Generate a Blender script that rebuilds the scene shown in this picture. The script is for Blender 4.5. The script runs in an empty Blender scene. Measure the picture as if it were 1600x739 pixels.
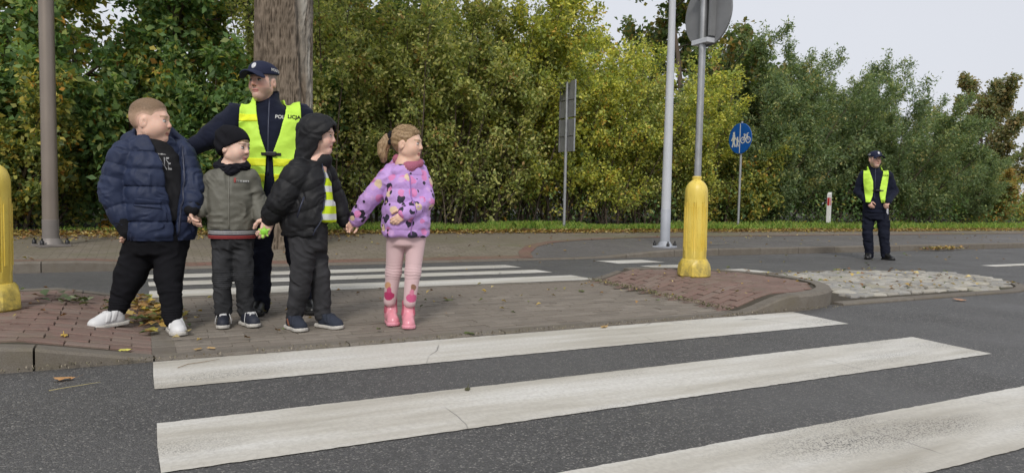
import bpy, bmesh, math, random
import numpy as np
from mathutils import Matrix, Vector

scene = bpy.context.scene
COL = scene.collection
R = math.radians

# ------------------------------------------------------------------ camera
CAM_H = 0.86
yaw, pit, rol = R(27.5), R(3.0), R(1.13)
fw = Vector((math.sin(yaw) * math.cos(pit), math.cos(yaw) * math.cos(pit), -math.sin(pit)))
r0 = Vector((math.cos(yaw), -math.sin(yaw), 0))
u0 = r0.cross(fw)
rt = r0 * math.cos(rol) + u0 * math.sin(rol)
up = u0 * math.cos(rol) - r0 * math.sin(rol)
cam_data = bpy.data.cameras.new('camera')
cam_data.sensor_width = 36.0
cam_data.lens = 36.0 * 1112 / 1600
cam_data.clip_start = 0.05
cam_data.clip_end = 3000
cam = bpy.data.objects.new('camera', cam_data)
COL.objects.link(cam)
cam.matrix_world = Matrix(((rt.x, up.x, -fw.x, 0), (rt.y, up.y, -fw.y, 0), (rt.z, up.z, -fw.z, CAM_H), (0, 0, 0, 1)))
scene.camera = cam

# ------------------------------------------------------------------ sky, sun, exposure
SUN_EL, SUN_AZ = R(40), R(212)          # azimuth clockwise from +Y
world = bpy.data.worlds.new('World')
scene.world = world
world.use_nodes = True
wn, wl = world.node_tree.nodes, world.node_tree.links
wn.clear()
w_out = wn.new('ShaderNodeOutputWorld')
w_bg = wn.new('ShaderNodeBackground')
w_sky = wn.new('ShaderNodeTexSky')
w_sky.sky_type = 'NISHITA'
w_sky.sun_disc = False
w_sky.sun_elevation = SUN_EL
w_sky.sun_rotation = SUN_AZ
w_sky.air_density = 1.0
w_sky.dust_density = 4.0
w_tc = wn.new('ShaderNodeTexCoord')
w_no = wn.new('ShaderNodeTexNoise')
w_no.inputs['Scale'].default_value = 1.6
w_no.inputs['Detail'].default_value = 5
w_cr = wn.new('ShaderNodeValToRGB')
w_cr.color_ramp.elements[0].position = 0.3
w_cr.color_ramp.elements[0].color = (0.80, 0.82, 0.885, 1)
w_cr.color_ramp.elements[1].position = 0.7
w_cr.color_ramp.elements[1].color = (0.85, 0.87, 0.925, 1)
w_sc = wn.new('ShaderNodeMix'); w_sc.data_type = 'RGBA'; w_sc.blend_type = 'MULTIPLY'
w_sc.inputs[0].default_value = 1.0
w_sc.inputs[7].default_value = (7.0, 7.0, 7.0, 1)
w_mx = wn.new('ShaderNodeMix'); w_mx.data_type = 'RGBA'
w_mx.inputs[0].default_value = 0.92
w_bg.inputs['Strength'].default_value = 0.10
wl.new(w_tc.outputs['Generated'], w_no.inputs['Vector'])
wl.new(w_no.outputs['Fac'], w_cr.inputs['Fac'])
wl.new(w_cr.outputs['Color'], w_sc.inputs[6])
wl.new(w_sky.outputs['Color'], w_mx.inputs[6])
wl.new(w_sc.outputs[2], w_mx.inputs[7])
wl.new(w_mx.outputs[2], w_bg.inputs['Color'])
wl.new(w_bg.outputs['Background'], w_out.inputs['Surface'])

sun_data = bpy.data.lights.new('sun', 'SUN')
sun_data.energy = 1.5
sun_data.angle = R(13)
sun_data.color = (1.0, 0.96, 0.9)
sun = bpy.data.objects.new('sun', sun_data)
COL.objects.link(sun)
sd = Vector((math.sin(SUN_AZ) * math.cos(SUN_EL), math.cos(SUN_AZ) * math.cos(SUN_EL), math.sin(SUN_EL)))
sun.rotation_euler = sd.to_track_quat('Z', 'Y').to_euler()
sun.location = (0, -5, 20)

scene.view_settings.view_transform = 'Standard'
scene.view_settings.look = 'None'
scene.view_settings.exposure = 0.42
scene.view_settings.gamma = 1.0
scene.view_settings.use_curve_mapping = False
scene.render.engine = 'CYCLES'
scene.cycles.use_denoising = True
scene.cycles.max_bounces = 4
scene.cycles.diffuse_bounces = 3
scene.cycles.glossy_bounces = 2
scene.cycles.transmission_bounces = 2
scene.cycles.use_adaptive_sampling = True
scene.cycles.adaptive_threshold = 0.02
scene.cycles.caustics_reflective = False
scene.cycles.caustics_refractive = False
scene.cycles.transparent_max_bounces = 6

# ------------------------------------------------------------------ numpy noise
def _hash(i, j, k, s):
    n = (i * 374761393 + j * 668265263 + k * 2147483647 + s * 144665) & 0xffffffff
    n = ((n ^ (n >> 13)) * 1274126177) & 0xffffffff
    n = (n ^ (n >> 16)) & 0xffff
    return n.astype(np.float32) / 32767.5 - 1.0

def vnoise(P, scale=1.0, seed=0):
    Q = np.asarray(P, dtype=np.float64) * scale
    I = np.floor(Q).astype(np.int64)
    Fr = (Q - I).astype(np.float32)
    Fr = Fr * Fr * (3 - 2 * Fr)
    x, y, z = I[:, 0], I[:, 1], I[:, 2]
    fx, fy, fz = Fr[:, 0], Fr[:, 1], Fr[:, 2]
    out = 0
    for a in (0, 1):
        wx = fx if a else 1 - fx
        for b in (0, 1):
            wy = fy if b else 1 - fy
            for c in (0, 1):
                wz = fz if c else 1 - fz
                out = out + _hash(x + a, y + b, z + c, seed) * (wx * wy * wz)
    return out

def fbm(P, scale, oct=3, seed=0):
    s, a = 0, 1.0
    for o in range(oct):
        s = s + a * vnoise(P, scale * 2 ** o, seed + o)
        a *= .5
    return s

# ------------------------------------------------------------------ object helpers
def tag(o, label=None, cat=None, group=None, kind=None):
    if label: o['label'] = label
    if cat: o['category'] = cat
    if group: o['group'] = group
    if kind: o['kind'] = kind
    return o

def link(name, mesh, mat=None, parent=None, loc=None, rotz=None):
    o = bpy.data.objects.new(name, mesh)
    COL.objects.link(o)
    if mat is not None and mesh is not None and not mesh.materials:
        mesh.materials.append(mat)
    if parent is not None: o.parent = parent
    if loc is not None: o.location = loc
    if rotz is not None: o.rotation_euler = (0, 0, rotz)
    return o

def empty(name, loc=(0, 0, 0), rotz=0):
    o = bpy.data.objects.new(name, None)
    o.empty_display_size = .1
    COL.objects.link(o)
    o.location = loc
    o.rotation_euler = (0, 0, rotz)
    return o

def mesh_np(name, V, Fq, smooth=True, col=None, mat=None):
    V = np.asarray(V, dtype=np.float32)
    me = bpy.data.meshes.new(name)
    if isinstance(Fq, np.ndarray):
        k = Fq.shape[1]; n = len(Fq)
        me.vertices.add(len(V)); me.vertices.foreach_set('co', V.ravel())
        me.loops.add(n * k); me.loops.foreach_set('vertex_index', Fq.astype(np.int32).ravel())
        me.polygons.add(n)
        me.polygons.foreach_set('loop_start', np.arange(0, n * k, k, dtype=np.int32))
        me.update(calc_edges=True)
    else:
        me.from_pydata([tuple(map(float, v)) for v in V], [], Fq)
        me.update()
    me.validate()
    if smooth and len(me.polygons):
        me.polygons.foreach_set('use_smooth', np.ones(len(me.polygons), dtype=bool))
    if col is not None:
        at = me.color_attributes.new('tint', 'FLOAT_COLOR', 'POINT')
        c = np.ones((len(V), 4), dtype=np.float32); c[:, :3] = col
        at.data.foreach_set('color', c.ravel())
    if mat is not None: me.materials.append(mat)
    return me

class MB:
    """collects shapes of ONE part"""
    def __init__(s): s.v = []; s.f = []
    def add(s, V, Fc, T=None):
        b = len(s.v)
        for p in V:
            p = Vector(p)
            if T is not None: p = T @ p
            s.v.append((p.x, p.y, p.z))
        s.f += [tuple(i + b for i in q) for q in Fc]
        return s
    def box(s, lo, hi, ch=0.0, T=None):
        x0, y0, z0 = lo; x1, y1, z1 = hi
        if ch <= 0:
            V = [(x0, y0, z0), (x1, y0, z0), (x1, y1, z0), (x0, y1, z0), (x0, y0, z1), (x1, y0, z1), (x1, y1, z1), (x0, y1, z1)]
            Fc = [(0, 3, 2, 1), (4, 5, 6, 7), (0, 1, 5, 4), (1, 2, 6, 5), (2, 3, 7, 6), (3, 0, 4, 7)]
        else:
            V = [(x0, y0, z0), (x1, y0, z0), (x1, y1, z0), (x0, y1, z0), (x0, y0, z1 - ch), (x1, y0, z1 - ch), (x1, y1, z1 - ch), (x0, y1, z1 - ch),
                 (x0 + ch, y0 + ch, z1), (x1 - ch, y0 + ch, z1), (x1 - ch, y1 - ch, z1), (x0 + ch, y1 - ch, z1)]
            Fc = [(0, 3, 2, 1), (8, 9, 10, 11), (0, 1, 5, 4), (1, 2, 6, 5), (2, 3, 7, 6), (3, 0, 4, 7),
                  (4, 5, 9, 8), (5, 6, 10, 9), (6, 7, 11, 10), (7, 4, 8, 11)]
        return s.add(V, Fc, T)
    def lathe(s, prof, n=24, T=None, cap=True):
        V = []; Fc = []
        for r, z in prof:
            for i in range(n):
                a = 2 * math.pi * i / n
                V.append((r * math.cos(a), r * math.sin(a), z))
        for j in range(len(prof) - 1):
            for i in range(n):
                k = (i + 1) % n
                Fc.append((j * n + i, j * n + k, (j + 1) * n + k, (j + 1) * n + i))
        if cap:
            Fc.append(tuple(range(n - 1, -1, -1)))
            Fc.append(tuple((len(prof) - 1) * n + i for i in range(n)))
        return s.add(V, Fc, T)
    def tube(s, pts, rad, n=8, cap=True):
        pts = [Vector(p) for p in pts]
        if not isinstance(rad, (list, tuple)): rad = [rad] * len(pts)
        V = []; Fc = []
        ref = None
        for i, p in enumerate(pts):
            d = (pts[min(i + 1, len(pts) - 1)] - pts[max(i - 1, 0)])
            if d.length < 1e-9: d = Vector((0, 0, 1))
            d.normalize()
            if ref is None: ref = Vector((1, 0, 0)) if abs(d.x) < .8 else Vector((0, 1, 0))
            x = (ref - d * ref.dot(d)).normalized(); y = d.cross(x); ref = x
            for k in range(n):
                a = 2 * math.pi * k / n
                V.append(p + x * (rad[i] * math.cos(a)) + y * (rad[i] * math.sin(a)))
        for j in range(len(pts) - 1):
            for k in range(n):
                m = (k + 1) % n
                Fc.append((j * n + k, j * n + m, (j + 1) * n + m, (j + 1) * n + k))
        if cap:
            Fc.append(tuple(range(n - 1, -1, -1))); Fc.append(tuple((len(pts) - 1) * n + k for k in range(n)))
        return s.add(V, Fc)
    def plate(s, poly, t, T=None):
        """poly in xy, thickness t along z"""
        n = len(poly)
        V = [(x, y, 0) for x, y in poly] + [(x, y, t) for x, y in poly]
        Fc = [tuple(range(n - 1, -1, -1)), tuple(range(n, 2 * n))] + [(i, (i + 1) % n, n + (i + 1) % n, n + i) for i in range(n)]
        return s.add(V, Fc, T)
    def mesh(s, name, mat=None, smooth=False):
        return mesh_np(name, np.array(s.v), s.f, smooth=smooth, mat=mat)
    def build(s, name, mat, parent=None, smooth=False, loc=None, rotz=None):
        return link(name, s.mesh(name, mat, smooth), None, parent, loc, rotz)

def auto_smooth(o, deg=40):
    me = o.data
    bm = bmesh.new(); bm.from_mesh(me)
    lim = R(deg)
    for e in bm.edges:
        e.smooth = not (len(e.link_faces) == 2 and e.calc_face_angle(0) > lim)
    for f in bm.faces: f.smooth = True
    bm.to_mesh(me); bm.free()
    return o

# ------------------------------------------------------------------ materials
class NT:
    def __init__(s, name, rough=.6, spec=.5):
        s.m = bpy.data.materials.new(name); s.m.use_nodes = True
        s.n = s.m.node_tree.nodes; s.l = s.m.node_tree.links
        s.b = s.n['Principled BSDF']
        s.b.inputs['Roughness'].default_value = rough
        s.b.inputs['Specular IOR Level'].default_value = spec
        s.out = s.n['Material Output']
    def new(s, t, **kw):
        x = s.n.new(t)
        for k, v in kw.items():
            if k in x.inputs: x.inputs[k].default_value = v
            else: setattr(x, k, v)
        return x
    def pos(s, scale=(1, 1, 1), obj=False):
        if obj:
            g = s.new('ShaderNodeTexCoord'); o = g.outputs['Object']
        else:
            g = s.new('ShaderNodeNewGeometry'); o = g.outputs['Position']
        mp = s.new('ShaderNodeMapping'); mp.inputs['Scale'].default_value = scale
        s.l.new(o, mp.inputs['Vector'])
        return mp.outputs['Vector']
    def noise(s, vec, scale, detail=3, rough=.5):
        x = s.new('ShaderNodeTexNoise', Scale=scale, Detail=detail, Roughness=rough)
        s.l.new(vec, x.inputs['Vector']); return x.outputs['Fac']
    def vor(s, vec, scale, out='Distance', feature='F1'):
        x = s.new('ShaderNodeTexVoronoi', Scale=scale); x.feature = feature
        s.l.new(vec, x.inputs['Vector']); return x.outputs[out]
    def ramp(s, fac, stops, interp='LINEAR'):
        x = s.new('ShaderNodeValToRGB'); cr = x.color_ramp; cr.interpolation = interp
        while len(cr.elements) < len(stops): cr.elements.new(.5)
        for e, (p, c) in zip(cr.elements, stops):
            e.position = p; e.color = (*c, 1) if len(c) == 3 else c
        s.l.new(fac, x.inputs['Fac']); return x.outputs['Color']
    def mix(s, fac, a, b, mode='MIX'):
        x = s.new('ShaderNodeMix'); x.data_type = 'RGBA'; x.blend_type = mode
        for i, v in ((0, fac), (6, a), (7, b)):
            if hasattr(v, 'is_output'): s.l.new(v, x.inputs[i])
            else: x.inputs[i].default_value = v if i == 0 else ((*v, 1) if len(v) == 3 else v)
        return x.outputs[2]
    def math(s, op, a, b=0.0, c=None, clamp=False):
        x = s.new('ShaderNodeMath'); x.operation = op; x.use_clamp = clamp
        for i, v in enumerate((a, b, c)):
            if v is None: continue
            if hasattr(v, 'is_output'): s.l.new(v, x.inputs[i])
            else: x.inputs[i].default_value = v
        return x.outputs[0]
    def rand(s):
        return s.new('ShaderNodeObjectInfo').outputs['Random']
    def base(s, c):
        if hasattr(c, 'is_output'): s.l.new(c, s.b.inputs['Base Color'])
        else: s.b.inputs['Base Color'].default_value = (*c, 1)
    def rough(s, c): s.l.new(c, s.b.inputs['Roughness'])
    def bump(s, h, strength=.3, dist=.01, prev=None):
        x = s.new('ShaderNodeBump', Strength=strength, Distance=dist)
        s.l.new(h, x.inputs['Height'])
        if prev is not None: s.l.new(prev, x.inputs['Normal'])
        s.l.new(x.outputs['Normal'], s.b.inputs['Normal']); return x.outputs['Normal']
    def attr(s, name='tint'):
        x = s.new('ShaderNodeAttribute'); x.attribute_name = name; return x.outputs['Color']
    def sub(s, vec, axis):
        x = s.new('ShaderNodeSeparateXYZ'); s.l.new(vec, x.inputs[0]); return x.outputs[axis]

def mat_flat(name, c, rough=.6, spec=.4, metal=0, var=.12, nscale=9, bump=0, bscale=200):
    t = NT(name, rough, spec)
    v = t.pos(obj=True)
    n = t.noise(v, nscale, 4)
    a = tuple(x * (1 - var) for x in c); b = tuple(min(1, x * (1 + var)) for x in c)
    t.base(t.ramp(n, [(.3, a), (.7, b)]))
    t.b.inputs['Metallic'].default_value = metal
    if bump: t.bump(t.noise(v, bscale, 3), bump, .002)
    return t.m

MAT = {}
def mk_asphalt(name, dark, light, stone, patch):
    t = NT(name, .7, .3)
    v = t.pos()
    c = t.new('ShaderNodeTexVoronoi', Scale=165.0); t.l.new(v, c.inputs['Vector'])
    cell = t.ramp(t.sub(c.outputs['Color'], 0), [(.0, dark), (.55, light), (.86, light), (.95, stone)])
    n2 = t.noise(v, 40, 3)
    big = t.noise(v, .7, 5, .6)
    col = t.mix(t.ramp(n2, [(.3, (0, 0, 0)), (.7, (.6, .6, .6))]), cell, dark)
    col = t.mix(t.ramp(big, [(.38, (0, 0, 0)), (.68, (.55, .55, .55))]), col, patch)
    t.base(col)
    t.rough(t.ramp(t.noise(v, 1.3, 4), [(.3, (.5, .5, .5)), (.7, (.72, .72, .72))]))
    h = t.math('ADD', t.math('MULTIPLY', c.outputs['Distance'], -1.0), t.math('MULTIPLY', n2, .6))
    t.bump(h, .55, .008)
    return t.m
MAT['asphalt'] = mk_asphalt('asphalt', (.055, .054, .053), (.108, .106, .103), (.3, .285, .26), (.125, .123, .12))
MAT['path_asphalt'] = mk_asphalt('path_asphalt', (.075, .07, .066), (.145, .136, .128), (.28, .265, .25), (.175, .163, .152))

def mk_paint():
    t = NT('road_paint', .6, .4)
    v = t.pos()
    vs = t.pos((.35, 2.6, 1))
    g1 = t.noise(vs, 1.6, 6, .6)
    g2 = t.noise(v, 60, 4)
    base = t.ramp(g1, [(.28, (.36, .33, .27)), (.47, (.53, .505, .445)), (.72, (.70, .69, .655))])
    base = t.mix(t.ramp(g2, [(.35, (.35, .35, .35)), (.6, (0, 0, 0))]), base, (.36, .34, .30))
    # worn-through specks (shape of their own) and cross cracks
    sp = t.noise(v, 140, 2)
    zone = t.noise(t.pos((.5, 1.6, 1)), 1.1, 4)
    wear = t.math('MULTIPLY', t.ramp(zone, [(.53, (0, 0, 0)), (.68, (1, 1, 1))]), t.ramp(sp, [(.52, (0, 0, 0)), (.58, (1, 1, 1))]))
    ck = t.new('ShaderNodeTexVoronoi', Scale=.9); ck.feature = 'DISTANCE_TO_EDGE'
    vn = t.new('ShaderNodeVectorMath'); vn.operation = 'ADD'
    nz = t.new('ShaderNodeTexNoise', Scale=5.0); t.l.new(v, nz.inputs['Vector'])
    sc = t.new('ShaderNodeVectorMath'); sc.operation = 'SCALE'; sc.inputs['Scale'].default_value = .05
    t.l.new(nz.outputs['Color'], sc.inputs[0]); t.l.new(t.pos((1.0, .45, 1)), vn.inputs[0]); t.l.new(sc.outputs[0], vn.inputs[1])
    t.l.new(vn.outputs[0], ck.inputs['Vector'])
    crack = t.math('MULTIPLY', t.ramp(ck.outputs['Distance'], [(.0, (1, 1, 1)), (.002, (1, 1, 1)), (.004, (0, 0, 0))]), t.ramp(t.noise(v, 1.7, 2), [(.5, (0, 0, 0)), (.58, (.75, .75, .75))]))
    f = t.math('MAXIMUM', wear, crack)
    t.base(t.mix(f, base, (.11, .105, .1)))
    t.bump(t.math('SUBTRACT', t.noise(v, 130, 3), f), .35, .004)
    return t.m
MAT['paint'] = mk_paint()

def mk_stone(name, cols, stain, rough=.85, sc=14, obj_rand=True, grit=.3, lichen=None):
    t = NT(name, rough, .3)
    v = t.pos()
    n = t.noise(v, sc, 5, .6)
    fine = t.noise(v, 170, 3)
    if obj_rand:
        k = len(cols)
        c = t.ramp(t.rand(), [(i / max(1, k - 1), cols[i]) for i in range(k)])
    else:
        c = cols[0]
    c = t.mix(t.ramp(n, [(.42, (0, 0, 0)), (.75, (.7, .7, .7))]), c, stain)
    c = t.mix(t.ramp(fine, [(.3, (.45, .45, .45)), (.6, (0, 0, 0))]), c, tuple(x * .45 for x in stain))
    if lichen:
        c = t.mix(t.ramp(t.noise(v, 3.1, 6, .65), [(.55, (0, 0, 0)), (.68, (.55, .55, .55))]), c, lichen)
    t.base(c)
    t.bump(t.math('ADD', fine, t.math('MULTIPLY', n, 1.5)), grit, .004)
    return t.m
MAT['paver'] = mk_stone('grey_paver', [(.165, .142, .118), (.24, .21, .175), (.2, .172, .142), (.27, .238, .2)], (.205, .18, .148))
MAT['red'] = mk_stone('red_paver', [(.165, .105, .088), (.235, .15, .125), (.195, .125, .104), (.24, .178, .15)], (.215, .175, .14), lichen=(.14, .115, .08))
MAT['kerb'] = mk_stone('kerb_concrete', [(.17, .15, .125), (.21, .188, .158)], (.13, .11, .085), lichen=(.15, .13, .09))
MAT['sett'] = mk_stone('granite_sett', [(.39, .38, .355), (.25, .25, .25), (.47, .445, .39), (.34, .32, .28), (.2, .2, .21)], (.4, .36, .27), rough=.6, lichen=(.3, .27, .15))
MAT['sand'] = mk_stone('joint_sand', [(.06, .05, .036)], (.1, .085, .062), sc=22, obj_rand=False, lichen=(.05, .06, .025))

def mk_brickfar(name, c1, c2, mortar):
    t = NT(name, .85, .3)
    v = t.pos()
    b = t.new('ShaderNodeTexBrick', Scale=1.0)
    b.inputs['Color1'].default_value = (*c1, 1); b.inputs['Color2'].default_value = (*c2, 1); b.inputs['Mortar'].default_value = (*mortar, 1)
    b.inputs['Mortar Size'].default_value = .006; b.inputs['Brick Width'].default_value = .2; b.inputs['Row Height'].default_value = .1
    t.l.new(v, b.inputs['Vector'])
    n = t.noise(v, 1.1, 6, .65)
    c = t.mix(t.ramp(n, [(.4, (0, 0, 0)), (.66, (.75, .75, .75))]), b.outputs['Color'], (.17, .15, .1))
    c = t.mix(t.ramp(t.noise(v, .45, 5, .6), [(.54, (0, 0, 0)), (.7, (.7, .7, .7))]), c, (.13, .135, .06))
    c = t.mix(t.ramp(t.noise(v, 25, 3), [(.3, (.4, .4, .4)), (.6, (0, 0, 0))]), c, (.08, .07, .05))
    t.base(c)
    t.bump(b.outputs['Fac'], -.5, .006)
    return t.m
MAT['far_paver'] = mk_brickfar('footway_pavers', (.2, .17, .135), (.25, .215, .175), (.1, .09, .065))
MAT['far_red'] = mk_brickfar('footway_red_pavers', (.2, .1, .082), (.23, .125, .1), (.1, .075, .055))
MAT['soil'] = mk_stone('soil', [(.035, .03, .02)], (.05, .045, .025), sc=4, obj_rand=False)
MAT['yellow'] = None
def mk_yellow():
    t = NT('bollard_yellow', .42, .5)
    v = t.pos(obj=True)
    n = t.noise(t.pos((9, 9, 1.1), obj=True), 3, 6, .65)
    c = t.ramp(t.noise(v, 4, 4), [(.3, (.68, .50, .07)), (.7, (.78, .61, .13))])
    c = t.mix(t.ramp(n, [(.56, (0, 0, 0)), (.72, (.6, .6, .6))]), c, (.3, .2, .03))
    z = t.sub(v, 2)
    low = t.ramp(z, [(0, (1, 1, 1)), (.28, (0, 0, 0))])
    c = t.mix(t.math('MULTIPLY', t.math('MULTIPLY', low, .8), t.ramp(t.noise(v, 16, 5, .7), [(.38, (0, 0, 0)), (.62, (1, 1, 1))])), c, (.13, .11, .05))
    c = t.mix(t.ramp(t.noise(v, 60, 3, .7), [(.62, (0, 0, 0)), (.7, (.6, .6, .6))]), c, (.2, .15, .04))
    t.base(c); t.bump(t.noise(v, 45, 3), .12, .004)
    return t.m
MAT['yellow'] = mk_yellow()
MAT['galv'] = mat_flat('galvanised_steel', (.34, .35, .36), .45, .5, .55, .14, 14)
MAT['galv_light'] = mat_flat('pale_grey_coating', (.52, .54, .57), .42, .5, 0, .06, 3)
MAT['galv_dark'] = mat_flat('lower_grey_coating', (.36, .38, .42), .5, .4, 0, .08, 4)
MAT['bronze'] = mat_flat('brown_anodised', (.25, .21, .175), .38, .5, .4, .1, 2)
MAT['bronze_low'] = mat_flat('grey_brown_collar', (.21, .19, .175), .5, .4, .25, .1, 5)
MAT['signback'] = mat_flat('sign_back_grey', (.22, .225, .23), .5, .4, .2, .1, 5)
MAT['blue'] = mat_flat('sign_blue', (.008, .1, .42), .35, .5, 0, .06, 5)
MAT['white'] = mat_flat('white_plastic', (.72, .72, .7), .45, .5, 0, .05, 6)
MAT['redplastic'] = mat_flat('red_reflector', (.45, .03, .03), .35, .5, 0, .1, 6)
MAT['blackplastic'] = mat_flat('black_plastic', (.012, .012, .013), .4, .5, 0, .15, 8)
# ================================================================== the ground
YF, YB, YK = 4.0, 6.35, 9.4           # island front, island back, far kerb face
def zroad(Y): return -.02 * max(0, YF - Y) - .02 * max(0, Y - YB)
def zpave(Y): return .045 + .03 * (Y - 9.6)

def sheet(name, mat, ys, zs, x0, x1, nx=2, kind='structure'):
    xs = np.linspace(x0, x1, nx)
    V = [(x, y, z) for y, z in zip(ys, zs) for x in xs]
    Fc = [(j * nx + i, j * nx + i + 1, (j + 1) * nx + i + 1, (j + 1) * nx + i) for j in range(len(ys) - 1) for i in range(nx - 1)]
    o = link(name, mesh_np(name, V, Fc, smooth=False), mat)
    return tag(o, kind=kind)

sheet('ground', MAT['soil'], [-900, -30, 9.2, 9.9, 13, 16, 900], [-1.2, -.9, -.35, -.2, .13, .22, .3], -1500, 1500)
ys = [-9, 0, 1, 2, 3, 4.0, 5.2, 6.35, 7.3, 8.3, 9.3, 9.5]
sheet('road', MAT['asphalt'], ys, [zroad(y) if not YF < y < YB else -.004 for y in ys], -70, 140)

# footway beyond the far kerb: pavers on the left, asphalt path on the right
def fk_ramp(x):
    def ss(t): t = min(1, max(0, t)); return t * t * (3 - 2 * t)
    return ss((.6 - x) / 1.3) if x < 2 else ss((x - 6.2) / 2.1)
def zfoot(x, y):
    """footway surface: falls to the dropped kerb at the crossing"""
    low = zroad(9.4) + .022
    t = min(1, max(0, (y - 9.5) / 1.5)); t = t * t * (3 - 2 * t)
    z0 = low + (zpave(9.6) - low) * fk_ramp(x) - .006
    return zpave(y) * t + (z0 + (y - 9.5) * .03) * (1 - t)
def grid_sheet(name, mat, xs, ys, zf, dz):
    V = [(x, y, zf(x, y) + dz) for y in ys for x in xs]; nx = len(xs)
    Fc = [(j * nx + i, j * nx + i + 1, (j + 1) * nx + i + 1, (j + 1) * nx + i) for j in range(len(ys) - 1) for i in range(nx - 1)]
    return tag(link(name, mesh_np(name, V, Fc, smooth=True), mat), kind='structure')
fx = [-70, -20, -8, -4, -2] + list(np.arange(-1.5, 10, .25)) + [12, 16, 24, 40, 140]
grid_sheet('footway', MAT['far_paver'], fx, [9.53, 9.8, 10.1, 10.4, 10.8, 11.2, 12, 13.35], zfoot, 0)

def poly_sheet(name, mat, pts, zf, dz, kind='structure', parent=None):
    V = [(x, y, zf(y) + dz) for x, y in pts]
    o = link(name, mesh_np(name, V, [tuple(range(len(pts)))], smooth=False), mat, parent)
    if kind: tag(o, kind=kind)
    return o
def arc(cx, cy, r, a0, a1, n):
    return [(cx + r * math.cos(R(a0 + (a1 - a0) * i / n)), cy + r * math.sin(R(a0 + (a1 - a0) * i / n))) for i in range(n + 1)]
def hump(t):
    return [(5.3 + 2.6 * (1 - (1 - i / 14) ** 1.6) + t * 0, 9.56 + 2.55 * ((i / 14) ** .9)) for i in range(15)]
edge = [(5.35, 9.54), (5.55, 10.0), (5.95, 10.5), (6.6, 11.0), (7.5, 11.4), (8.8, 11.7), (10.5, 11.85), (14, 11.9), (140, 11.9)]
def edge_y(x):
    for (a, b), (c, d) in zip(edge, edge[1:]):
        if a <= x <= c: return b + (d - b) * (x - a) / (c - a)
    return 11.9
px = [5.36, 5.45, 5.55, 5.75, 5.95, 6.2, 6.4, 6.6, 6.8, 7.0, 7.25, 7.5, 7.75, 8.0, 8.25, 8.5, 8.8, 9.5, 10.5, 14, 24, 60, 140]
V = []; Fc = []
for x in px:
    e = edge_y(x)
    for k in range(11):
        y = 9.535 + (e - 9.535) * k / 10
        V.append((x, y, zfoot(x, y) + .007))
for i in range(len(px) - 1):
    for k in range(10): Fc.append((11 * i + k, 11 * i + 11 + k, 11 * i + 12 + k, 11 * i + k + 1))
tag(link('cycle_path', mesh_np('cycle_path', V, Fc, smooth=True), MAT['path_asphalt']), kind='structure')
def ribbon(pts, w, dz, sub=6):
    q = []
    for (a, b), (c, d) in zip(pts, pts[1:]): q += [(a + (c - a) * i / sub, b + (d - b) * i / sub) for i in range(sub)]
    pts = q + [pts[-1]]
    V = []; Fc = []
    for i, p in enumerate(pts):
        a = Vector(pts[max(i - 1, 0)]); b = Vector(pts[min(i + 1, len(pts) - 1)])
        d = (b - a).normalized(); n = Vector((-d.y, d.x))
        for s in (0, w):
            q = Vector(p) + n * s
            V.append((q.x, q.y, zfoot(q.x, q.y) + dz))
    for i in range(len(pts) - 1): Fc.append((2 * i, 2 * i + 2, 2 * i + 3, 2 * i + 1))
    return V, Fc
V, Fc = ribbon(edge, .2, .012)
tag(link('path_edging', mesh_np('path_edging', V, Fc, smooth=False), MAT['far_red']), kind='structure')
V, Fc = ribbon([(-8, 9.54), (-4, 9.54), (0, 9.54), (5.3, 9.54)], .3, .005, 24)
tag(link('footway_edging', mesh_np('footway_edging', V, Fc, smooth=False), MAT['far_red']), kind='structure')

# ------------------------------------------------------------------ painted markings
mark = empty('road_marking'); tag(mark, kind='structure')
def stripe(x0, x1, y0, y1, name='stripe', skew=0.0, seed=0):
    rng = random.Random(seed)
    n = int((x1 - x0) / .03) + 2
    V = []; Fc = []
    for i in range(n):
        x = x0 + (x1 - x0) * i / (n - 1)
        for y in (y0 + rng.uniform(-.003, .003), (y0 + y1) / 2, y1 + rng.uniform(-.003, .003)):
            xx = x + (y - y0) * skew
            V.append((xx + (rng.uniform(-.006, .006) if i in (0, n - 1) else 0), y, zroad(y) + .004))
    for i in range(n - 1):
        for j in (0, 1):
            Fc.append((3 * i + j, 3 * i + 3 + j, 3 * i + 4 + j, 3 * i + 1 + j))
    return link(name, mesh_np(name, V, Fc, smooth=False), MAT['paint'], mark)
for k, (a, b) in enumerate(((3.47, 3.985), (2.47, 2.98), (1.46, 1.965), (.45, .96))):
    stripe(.045, 4.62, a, b, seed=k)
for k, (a, b) in enumerate(((6.47, 7.0), (7.42, 7.85), (8.22, 8.68))):
    stripe(.05, 4.43, a, b, seed=10 + k)
for k, (x0, x1, y0, y1) in enumerate(((6.1, 6.95, 8.36, 8.95), (6.12, 6.95, 7.42, 7.9), (6.15, 7.12, 6.46, 7.0))):
    stripe(x0, x1, y0, y1, name='cycle_crossing_block', seed=20 + k)
stripe(11.2, 15.5, 6.0, 6.22, name='lane_line', seed=31)
stripe(9.6, 10.15, 10.25, 10.35, name='path_mark', seed=32)
for o in mark.children:
    if o.name.startswith('path_mark'):
        o.location.z = zpave(10.3) - zroad(10.3) + .012

# ------------------------------------------------------------------ the traffic island
RAMP = .12
NC = (4.70, 5.19); NR = 1.16
def isl_h(x, y):
    def ss(t): t = min(1, max(0, t)); return t * t * (3 - 2 * t)
    if x < .1: return .012 + (RAMP - .012) * min(1, max(0, (.05 - x) / .6))
    if x > 3.6: return .012 + (RAMP + .01 - .012) * ss((x - (4.06 + .05 * (y - 4))) / .62)
    return .012
def in_island(x, y, m=0.0):
    if x > NC[0]: return math.hypot(x - NC[0], y - NC[1]) < NR - m
    return YF + .03 + m < y < YB - m
island = empty('traffic_island', (0, 0, 0)); tag(island, kind='structure')
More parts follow.
